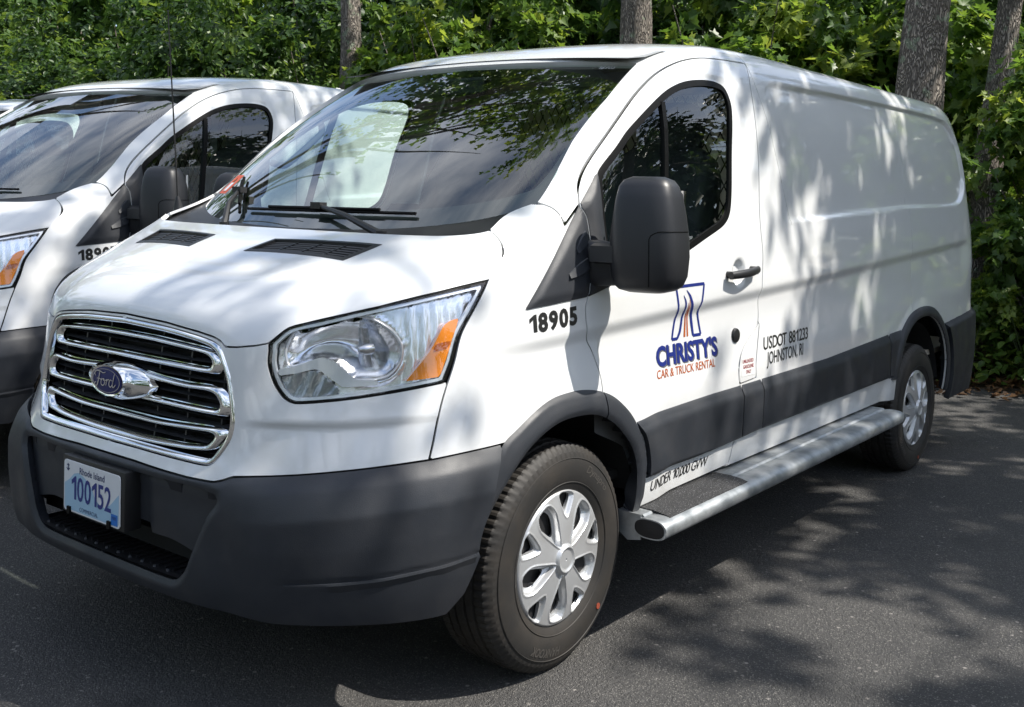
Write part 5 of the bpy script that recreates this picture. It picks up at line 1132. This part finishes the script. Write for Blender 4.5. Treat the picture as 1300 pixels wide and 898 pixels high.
def leaf_mesh(name, P, D, U, S, T, shape, faces, mat_):
    """P bases, D directions, U normals, S sizes, T tints -> one mesh of leaves"""
    n = len(P); D = D / np.linalg.norm(D, axis=1, keepdims=True); X = np.cross(D, U); X /= np.linalg.norm(X, axis=1, keepdims=True) + 1e-9; U = np.cross(X, D)
    q = shape; k = len(q); fold = np.abs(q[:, 0]) * .35 - (q[:, 1] ** 2) * .22
    V = P[:, None, :] + S[:, None, None] * (X[:, None, :] * q[None, :, 0, None] + D[:, None, :] * q[None, :, 1, None] + U[:, None, :] * fold[None, :, None])
    V = V.reshape(-1, 3); ln = [len(f) for f in faces]; base = np.arange(n)[:, None] * k
    idx = np.concatenate([base + np.array(f)[None] for f in faces], 1).ravel(); starts = np.cumsum([0] + (ln * n))[:-1]
    me = bpy.data.meshes.new(name); me.vertices.add(len(V)); me.vertices.foreach_set('co', V.astype(np.float32).ravel())
    me.loops.add(len(idx)); me.loops.foreach_set('vertex_index', idx.astype(np.int32)); me.polygons.add(len(ln) * n); me.polygons.foreach_set('loop_start', starts.astype(np.int32))
    me.update(calc_edges=True); a = me.attributes.new('tint', 'FLOAT', 'FACE'); a.data.foreach_set('value', np.repeat(T, len(faces)).astype(np.float32))
    me.materials.append(mat_); return me
def sprays(rng, centres, n_per, length, size, droop=.35, up=.7):
    """leaves along small twigs that leave each centre outwards"""
    P, D, U, S, T = [], [], [], [], []
    for c, outw in centres:
        tone = rng.uniform(0, 1) ** 1.3 * .85
        for _ in range(n_per):
            d = outw + rng.normal(0, .55, 3); d[2] += .05; d /= np.linalg.norm(d) + 1e-9; L_ = length * rng.uniform(.5, 1.15); m = rng.integers(6, 10)
            for j in range(m):
                t = (j + rng.uniform(.2, .8)) / m; p = c + d * L_ * t + vec(0, 0, -droop * L_ * t * t) + rng.normal(0, .03, 3)
                side = np.cross(d, (0, 0, 1)) * (1 if j % 2 else -1); ld = d * .55 + side * .8 + vec(0, 0, -.35) + rng.normal(0, .3, 3)
                un = vec(0, 0, up) + outw * .5 + rng.normal(0, .42, 3)
                P.append(p); D.append(ld); U.append(un); S.append(size * rng.uniform(.65, 1.2)); T.append(np.clip(tone + rng.normal(0, .10) + .15 * t, 0, 1))
    return [np.array(q) for q in (P, D, U, S, T)]
def blob_centres(rng, n, cen, rad, shell=.55, flat=0):
    out = []
    if flat:      # leaf masses gathered into separate lumps with hollows between
        lumps = []
        for _ in range(flat):
            v = rng.normal(0, 1, 3); v /= np.linalg.norm(v); lumps.append((np.array(cen) + v * np.array(rad) * rng.uniform(shell, 1.0), v, rng.uniform(.24, .48)))
        while len(out) < n:
            c, v0, R = lumps[rng.integers(len(lumps))]; v = rng.normal(0, 1, 3) + v0 * .7; v /= np.linalg.norm(v); p = c + v * R * vec(1, 1, .6) * rng.uniform(.5, 1)
            if p[2] > .1: out.append((p, v * vec(1, 1, .6)))
        return out
    while len(out) < n:
        v = rng.normal(0, 1, 3); v /= np.linalg.norm(v); r = rng.uniform(shell, 1) ; lump = 1 + .22 * math.sin(v[0] * 5 + cen[0]) * math.cos(v[1] * 4 + v[2] * 3)
        p = np.array(cen) + v * np.array(rad) * r * lump
        if p[2] > .15: out.append((p, v * vec(1, 1, .6)))
    return out

BARK = bpy.data.materials.new('bark'); BARK.use_nodes = True
def _bark():
    N = BARK.node_tree.nodes; L = BARK.node_tree.links; b = N['Principled BSDF']; tc = N.new('ShaderNodeTexCoord'); mp = N.new('ShaderNodeMapping'); mp.inputs['Scale'].default_value = (1, 1, .22); L.new(tc.outputs['Object'], mp.inputs[0])
    vo = N.new('ShaderNodeTexVoronoi'); vo.feature = 'DISTANCE_TO_EDGE'; vo.inputs['Scale'].default_value = 52; nz = N.new('ShaderNodeTexNoise'); nz.inputs['Scale'].default_value = 18; nz.inputs['Detail'].default_value = 8
    wn = N.new('ShaderNodeTexNoise'); wn.inputs['Scale'].default_value = 9; L.new(mp.outputs[0], wn.inputs[0]); mxv = N.new('ShaderNodeMix'); mxv.data_type = 'VECTOR'; mxv.inputs[0].default_value = .30; L.new(mp.outputs[0], mxv.inputs[4]); L.new(wn.outputs['Color'], mxv.inputs[5]); L.new(mxv.outputs[1], vo.inputs['Vector']); L.new(mp.outputs[0], nz.inputs['Vector'])
    r = N.new('ShaderNodeMapRange'); r.inputs[1].default_value = 0; r.inputs[2].default_value = .22; L.new(vo.outputs[0], r.inputs[0])
    c = N.new('ShaderNodeMix'); c.data_type = 'RGBA'; c.inputs[6].default_value = (.13, .110, .094, 1); c.inputs[7].default_value = (.36, .315, .27, 1); L.new(r.outputs[0], c.inputs[0])
    li = N.new('ShaderNodeTexNoise'); li.inputs['Scale'].default_value = 7; li.inputs['Detail'].default_value = 3; L.new(tc.outputs['Object'], li.inputs['Vector']); lr = N.new('ShaderNodeMapRange'); lr.inputs[1].default_value = .60; lr.inputs[2].default_value = .66; L.new(li.outputs[0], lr.inputs[0])
    c2 = N.new('ShaderNodeMix'); c2.data_type = 'RGBA'; L.new(lr.outputs[0], c2.inputs[0]); L.new(c.outputs[2], c2.inputs[6]); c2.inputs[7].default_value = (.34, .38, .28, 1); L.new(c2.outputs[2], b.inputs['Base Color']); b.inputs['Roughness'].default_value = .9
    ad = N.new('ShaderNodeMath'); ad.operation = 'MULTIPLY_ADD'; L.new(r.outputs[0], ad.inputs[0]); ad.inputs[1].default_value = 1.0; L.new(nz.outputs[0], ad.inputs[2])
    bp = N.new('ShaderNodeBump'); bp.inputs['Strength'].default_value = 1.0; bp.inputs['Distance'].default_value = .03; L.new(ad.outputs[0], bp.inputs['Height']); L.new(bp.outputs[0], b.inputs['Normal'])
_bark()
def trunk_mesh(rng, path, radii, n=18):
    b = MB(); P = np.array(smooth3(path, 6)); R = np.interp(np.linspace(0, 1, len(P)), np.linspace(0, 1, len(radii)), radii)
    b.tube(P, R, n)
    V = np.array(b.v); k = len(P)
    for i in range(len(V)):
        c = P[min(i // n, k - 1)]; a = i % n; V[i, :2] = c[:2] + (V[i, :2] - c[:2]) * (1 + .05 * math.sin(a * 2.1 + c[2] * 2) + rng.uniform(-.025, .025))
    b.v = [tuple(p) for p in V]; return b
def smooth3(P, n):
    P = np.array(P, float); a = smooth_poly(P[:, :2], n, False); z = smooth_poly(np.stack([P[:, 2], P[:, 2]], 1), n, False)[:, 0]; return np.column_stack([a, z])
def make_tree(name, label, base, lean, h, r0, crown, seed, cat='tree', group=None, limbs=4, leaves=(60, 7, .8, .14), lmat=None, shape=LOBE, faces=LF):
    """trunk with limbs reaching into a crown built of leafy sprays; crown = list of (centre offset, radii)"""
    rng = np.random.default_rng(seed); t = empty(name, base); tag(t, label, cat, group)
    top = np.array(lean) * h; path = [(0, 0, -.2)] + [tuple(vec(top[0], top[1], h) * q + vec(rng.normal(0, .05), rng.normal(0, .05), 0) * (q > .15)) for q in (.12, .35, .6, .85, 1)]
    b = trunk_mesh(rng, path, [r0 * 1.35, r0 * 1.02, r0 * .9, r0 * .75, r0 * .5, r0 * .25])
    for k in range(limbs):
        q = rng.uniform(.40, .9); st_ = vec(top[0], top[1], h) * q; c, r = crown[k % len(crown)][:2]; end = np.array(c) + rng.normal(0, .45, 3) * np.array(r); mid = (st_ + end) / 2 + vec(0, 0, .3)
        b.tube(smooth3([st_, mid, end], 5), np.linspace(r0 * .42, r0 * .06, 11), 8)
        for _ in range(3):
            e2 = end + rng.normal(0, .5, 3) * np.array(r); b.tube(smooth3([mid, (mid + e2) / 2 + vec(0, 0, .15), e2], 4), np.linspace(r0 * .16, r0 * .03, 9), 6)
    b.build('trunk', BARK, t, smooth=60)
    cen = []
    for q in crown: cen += blob_centres(rng, q[2] if len(q) > 2 else int(leaves[0] / len(crown)), q[0], q[1], .25)
    me = leaf_mesh('crown', *sprays(rng, cen, leaves[1], leaves[2], leaves[3]), shape, faces, lmat or LEAF); o = bpy.data.objects.new('crown', me); link(o, t); return t

# understorey bushes: three crown shapes, reused turned and scaled
bush_me = []
for k, (sz, shp, fcs, lm_, nn) in enumerate(((.125, MAPLE, MF, LEAF, 150), (.105, LOBE, LF, LEAFD, 170), (.135, MAPLE, MF, LEAF, 150), (.080, OVAL, OF, LEAFD, 230))):
    rng = np.random.default_rng(100 + k); cen = blob_centres(rng, nn, (0, 0, 1.75), (1.25, 1.25, 1.75), .45, 30)
    bush_me.append(leaf_mesh('crown', *sprays(rng, cen, 7, .42, sz), shp, fcs, lm_))
rng = np.random.default_rng(5); sb = MB()
for k in range(9):
    a = rng.uniform(0, 6.28); e = vec(math.cos(a) * rng.uniform(.4, 1.1), math.sin(a) * rng.uniform(.4, 1.1), rng.uniform(1.8, 3.2)); sb.tube(smooth3([(math.cos(a) * .08, math.sin(a) * .08, -.1), e * vec(.3, .3, .45), e], 4), np.linspace(.03, .006, 9), 6)
stem0 = sb.build('stems', BARK, None, smooth=60); stem_me = stem0.data; bpy.data.objects.remove(stem0)
def bush(x, y, s, kind, rz_, label, sz=None):
    t = empty('woodland_shrub', (x, y, 0)); t.rotation_euler = (0, 0, rz_); t.scale = (s, s, sz or s); tag(t, label, 'shrub', 'shrubs along the edge of the wood')
    for nm, me in (('crown', bush_me[kind]), ('stems', stem_me)): o = bpy.data.objects.new(nm, me); link(o, t)
    return t
# ------------------------------------------------------------------ the three vans
tag(van, 'nearest white cargo van, with chrome grille, blue and orange door lettering and fleet number 18905', 'van', 'white rental vans parked side by side')
def copy_van(loc, rz_, label):
    c = copy_tree(van); c.location = loc; c.rotation_euler = (0, 0, rz_); tag(c, label, 'van', 'white rental vans parked side by side'); return c
van2 = copy_van((.152, 2.89, .033), .123, 'middle white van partly hidden behind the bonnet and windscreen of the front van')
for o in van2.children_recursive:
    if o.name.startswith('fleet_number'): put_text('fleet_number', '18907', on_door(.0012, .07, .855), BLACKD, None, .858, 1.062, .052, width=.216, bold=.045); q_ = bpy.data.objects['fleet_number.001'] if o.name != 'fleet_number.001' else bpy.data.objects['fleet_number.002']; o.data = q_.data; bpy.data.objects.remove(q_); break
van3 = copy_van((.55, 5.85, .033), .16, 'farthest white van, only a sliver of roof showing beyond the middle van')

# ------------------------------------------------------------------ trees and shrubs
make_tree('maple_tree', 'tall tree with a straight pale trunk rising behind the windscreen of the front van', (8.51, 3.65, 0), (0, .01, 1), 9, .20, [((.6, 1.4, 8.6), (2.4, 2.4, 1.6))], 11, group='trees at the edge of the wood', leaves=(26, 5, .8, .15))
make_tree('maple_tree', 'leaning rough-barked tree with lichen directly behind the van\'s cargo roof', (7.62, .24, 0), (.080, -.02, 1), 9, .215, [((1.0, .9, 8.8), (2.4, 2.4, 1.6))], 12, group='trees at the edge of the wood', leaves=(26, 5, .8, .15))
make_tree('maple_tree', 'darker slanting trunk at the far right edge beyond the leaning tree', (8.15, -.12, 0), (.13, -.055, 1), 8, .125, [((1.0, -.5, 6.6), (2.2, 2.2, 1.8))], 13, group='trees at the edge of the wood', leaves=(22, 5, .8, .15))
make_tree('maple_tree', 'slender grey tree trunk standing between the middle van and the front windscreen', (8.6, 8.45, 0), (0, 0, 1), 10, .155, [((.5, .8, 9.0), (2.4, 2.4, 1.6))], 14, group='trees at the edge of the wood', leaves=(26, 5, .8, .15))
make_tree('maple_tree', 'dim trunk half covered by leaves above the front van\'s windscreen', (11.2, 8.2, 0), (0, .01, 1), 8, .20, [((0, 0, 6.8), (2.2, 2.2, 1.8))], 15, group='trees at the edge of the wood', leaves=(22, 5, .8, .15))
# canopy trees out of view that shade the lot and mirror in the windscreens
make_tree('shade_tree', 'big tree beside the lot whose crown shades the rear of the front van', (9.2, -6.6, 0), (-.10, .02, 1), 8.5, .26, [((-1.8, .8, 7.2), (2.5, 2.5, 1.7), 66), ((-3.3, 2.4, 7.1), (1.7, 1.1, 1.0), 42), ((-1.6, -1.5, 8.3), (2.9, 2.4, 1.6), 100), ((-4.0, -.9, 8.2), (1.2, 1.1, .7), 20) ], 21, group='shade trees over the lot', leaves=(290, 6, .85, .15), limbs=6)
make_tree('shade_tree', 'slim tree beside the lot dappling the bonnet of the front van', (1.2, -7.6, 0), (.14, .42, 1), 8.0, .075, [((1.0, 2.3, 7.4), (.5, .8, .3), 11), ((1.45, 3.7, 7.6), (.8, .8, .3), 5), ((2.6, 5.2, 8.7), (1.7, 1.1, .6), 38)], 23, group='shade trees over the lot', leaves=(48, 5, .6, .12), limbs=3)
make_tree('shade_tree', 'overhanging tree beyond the vans whose branches mirror in the windscreens', (2.0, 11.5, 0), (.20, -.38, 1), 9, .24, [((3.5, -4.7, 8.4), (2.2, 2.2, 1.2)), ((1.9, -8.9, 9.0), (2.0, 1.9, 1.0)), ((3.6, -6.9, 8.8), (2.2, 2.0, 1.2))], 22, group='shade trees over the lot', leaves=(230, 6, .85, .15), limbs=6)
BIGL = dict(group='shade trees over the lot', limbs=4, lmat=LEAFS, shape=OVAL * [1.5, 1], faces=OF)  # unseen trees added to darken what the door glass mirrors
make_tree('shade_tree', 'full-crowned tree across the lot, left of its neighbour, added out of view to darken the door glass reflection', (18.0, -5.5, 0), (0, 0, 1), 8, .25, [((0, 0, 5.0), (3.2, 3.2, 4.6), 150)], 31, leaves=(150, 5, 1.1, .30), **BIGL)
make_tree('shade_tree', 'full-crowned tree across the lot, right of its neighbour, added out of view to darken the door glass reflection', (17.0, -11.5, 0), (0, 0, 1), 8, .25, [((0, 0, 5.0), (3.4, 3.4, 4.6), 150)], 32, leaves=(150, 5, 1.1, .30), **BIGL)
SH = [(9.0,-1.6,1.0,2),(8.75,-.80,.80,0),(9.5,1.35,1.15,0),(8.9,2.45,1.0,2),(9.4,4.8,1.1,1),(9.2,6.0,1.15,0),(9.5,7.3,1.2,2),(9.3,9.6,1.2,1),(9.0,11.2,1.25,3),(8.6,12.8,1.2,1),(8.3,14.6,1.3,3),(7.8,16.5,1.3,1),
      (11.0,.2,1.3,0),(12.2,1.4,1.4,1),(11.4,2.2,1.45,0),(11.2,3.9,1.4,2),(11.6,5.6,1.5,1),(11.8,7.5,1.5,0),(11.6,9.6,1.55,3),(11.2,11.8,1.6,1),(10.9,14.0,1.6,0),(10.4,16.4,1.6,1),(9.6,19.0,1.7,3),
      (15.0,2.0,1.9,1),(14.4,.6,1.95,1),(14.6,3.6,2.0,3),(14.6,6.8,2.0,1),(14.6,10.0,2.1,3),(14.2,13.4,2.1,1),(13.6,17.0,2.2,3),(12.6,21.0,2.3,1)]
WORDS = ['broad bright green maple shrub', 'dense dark green shrub', 'loose bright green maple shrub', 'small-leaved dark shrub']
NEAR = {0: 'lit maple shrub at the right edge of the picture, behind the rear bumper', 1: 'bright maple shrub between the two right-hand trunks', 2: 'maple shrub rising over the middle of the cargo roof', 3: 'leafy maple shrub between the straight trunk and the leaning trunk',
        4: 'dark shrub left of the straight trunk behind the windscreen', 5: 'maple shrub above the front van\'s windscreen header', 6: 'maple shrub just right of the slender grey trunk', 7: 'dark shrub just left of the slender grey trunk above the middle van',
        8: 'small-leaved dark shrub above the middle van\'s roof', 9: 'dark shrub above the middle van\'s windscreen', 10: 'small-leaved shrub above the farthest van', 11: 'dark shrub at the top left corner'}
r_ = random.Random(3)
ROW = ['second row', 'back row']
for i, (x, y, s_, k) in enumerate(SH):
    lab = NEAR.get(i) or '%s in the %s of the wood, %s along it' % (WORDS[k], ROW[0] if i < 23 else ROW[1], ['first', 'second', 'third', 'fourth', 'fifth', 'sixth', 'seventh', 'eighth', 'ninth', 'tenth', 'eleventh'][(i - 12) if i < 23 else (i - 23)])
    bush(x, y, s_, k, r_.uniform(0, 6.28), lab, s_ * r_.uniform(.95, 1.2))
bush(8.05, -.85, .52, 2, 1.2, 'low bright maple shrub at the foot of the slanting trunk', .55)
bush(7.95, .75, .5, 0, 2.7, 'low maple shrub hidden at the foot of the leaning trunk', .5)
# low weeds at the edge of the tarmac, one per clump
rng = np.random.default_rng(77)
for i, (x, y, s_) in enumerate(((7.75, -.25, .8), (7.9, -.75, .9), (7.7, -1.3, .85), (7.85, .25, .8), (7.6, -1.9, .9), (7.9, .9, .8))):
    n = 260; ang = rng.uniform(0, 6.28, n); rr_ = rng.uniform(0, .42, n) ** .8; hh = rng.uniform(.05, .95, n) * (1 - rr_ * .8)
    P = np.stack([rr_ * np.cos(ang), rr_ * np.sin(ang), hh], 1); D = np.stack([np.cos(ang), np.sin(ang), rng.normal(-.2, .3, n)], 1); U = np.stack([np.cos(ang) * .4, np.sin(ang) * .4, np.ones(n)], 1) + rng.normal(0, .35, (n, 3))
    t = empty('weed_plant', (x, y, 0)); t.scale = (s_, s_, s_); o = bpy.data.objects.new('leaves', leaf_mesh('leaves', P, D, U, rng.uniform(.06, .12, n), rng.uniform(.2, .9, n), OVAL, OF, LEAF)); link(o, t)
    b = MB()
    for k in range(7): a_ = rng.uniform(0, 6.28); b.tube([(0, 0, -.05), (.12 * math.cos(a_), .12 * math.sin(a_), .35), (.3 * math.cos(a_), .3 * math.sin(a_), .75)], [.008, .006, .003], 5)
    b.build('stems', mat('weed_stem', (.06, .09, .03), .7), t)
    tag(t, ['weed plant at the tarmac edge nearest the rear bumper', 'second weed plant along the tarmac edge from the rear bumper', 'third weed plant along the tarmac edge from the rear bumper', 'weed plant hidden close behind the rear bumper', 'fourth weed plant along the tarmac edge, at the right border', 'weed plant farthest behind the rear bumper'][i], 'weed', 'weeds along the tarmac edge')
# fallen leaves
n = 2600; P = np.stack([rng.normal(7.75, .38, n), rng.uniform(-4, 3, n), np.full(n, .035)], 1); P[:, 0] = np.clip(P[:, 0], 6.9, 9.2); P[:, 2] = .012 + .05 * sstep(7.3, 8.2, P[:, 0]) + rng.uniform(0, .02, n)
a = rng.uniform(0, 6.28, n); D = np.stack([np.cos(a), np.sin(a), rng.normal(0, .15, n)], 1); U = np.tile(vec(0, 0, 1), (n, 1)) + rng.normal(0, .3, (n, 3))
LIT = leaf_mat('dead_leaf', (.05, .028, .014), (.12, .065, .03), (.24, .12, .05), .1)
me = leaf_mesh('leaf_litter', P, D, U, rng.uniform(.04, .09, n), rng.uniform(0, 1, n), LOBE, LF, LIT); o = bpy.data.objects.new('leaf_litter', me); link(o); tag(o, 'brown fallen leaves along the edge of the tarmac', 'leaves', kind='stuff')
# far woodland closing the horizon
rng = np.random.default_rng(9); cen = []
for k in range(760):
    a = rng.uniform(0, 2 * math.pi); R = rng.uniform(24, 36); cen.append((vec(3 + R * math.cos(a), R * math.sin(a), rng.uniform(.5, 13.5) * (1 - .25 * math.sin(a * 7) ** 2)), vec(-math.cos(a), -math.sin(a), .2)))
q = sprays(rng, cen, 11, 2.6, .50); me = leaf_mesh('far_woodland', *q, OVAL * [1.6, 1], OF, LEAFD); o = bpy.data.objects.new('far_woodland', me); link(o); tag(o, 'distant belt of trees closing the view around the lot', 'trees', kind='stuff')
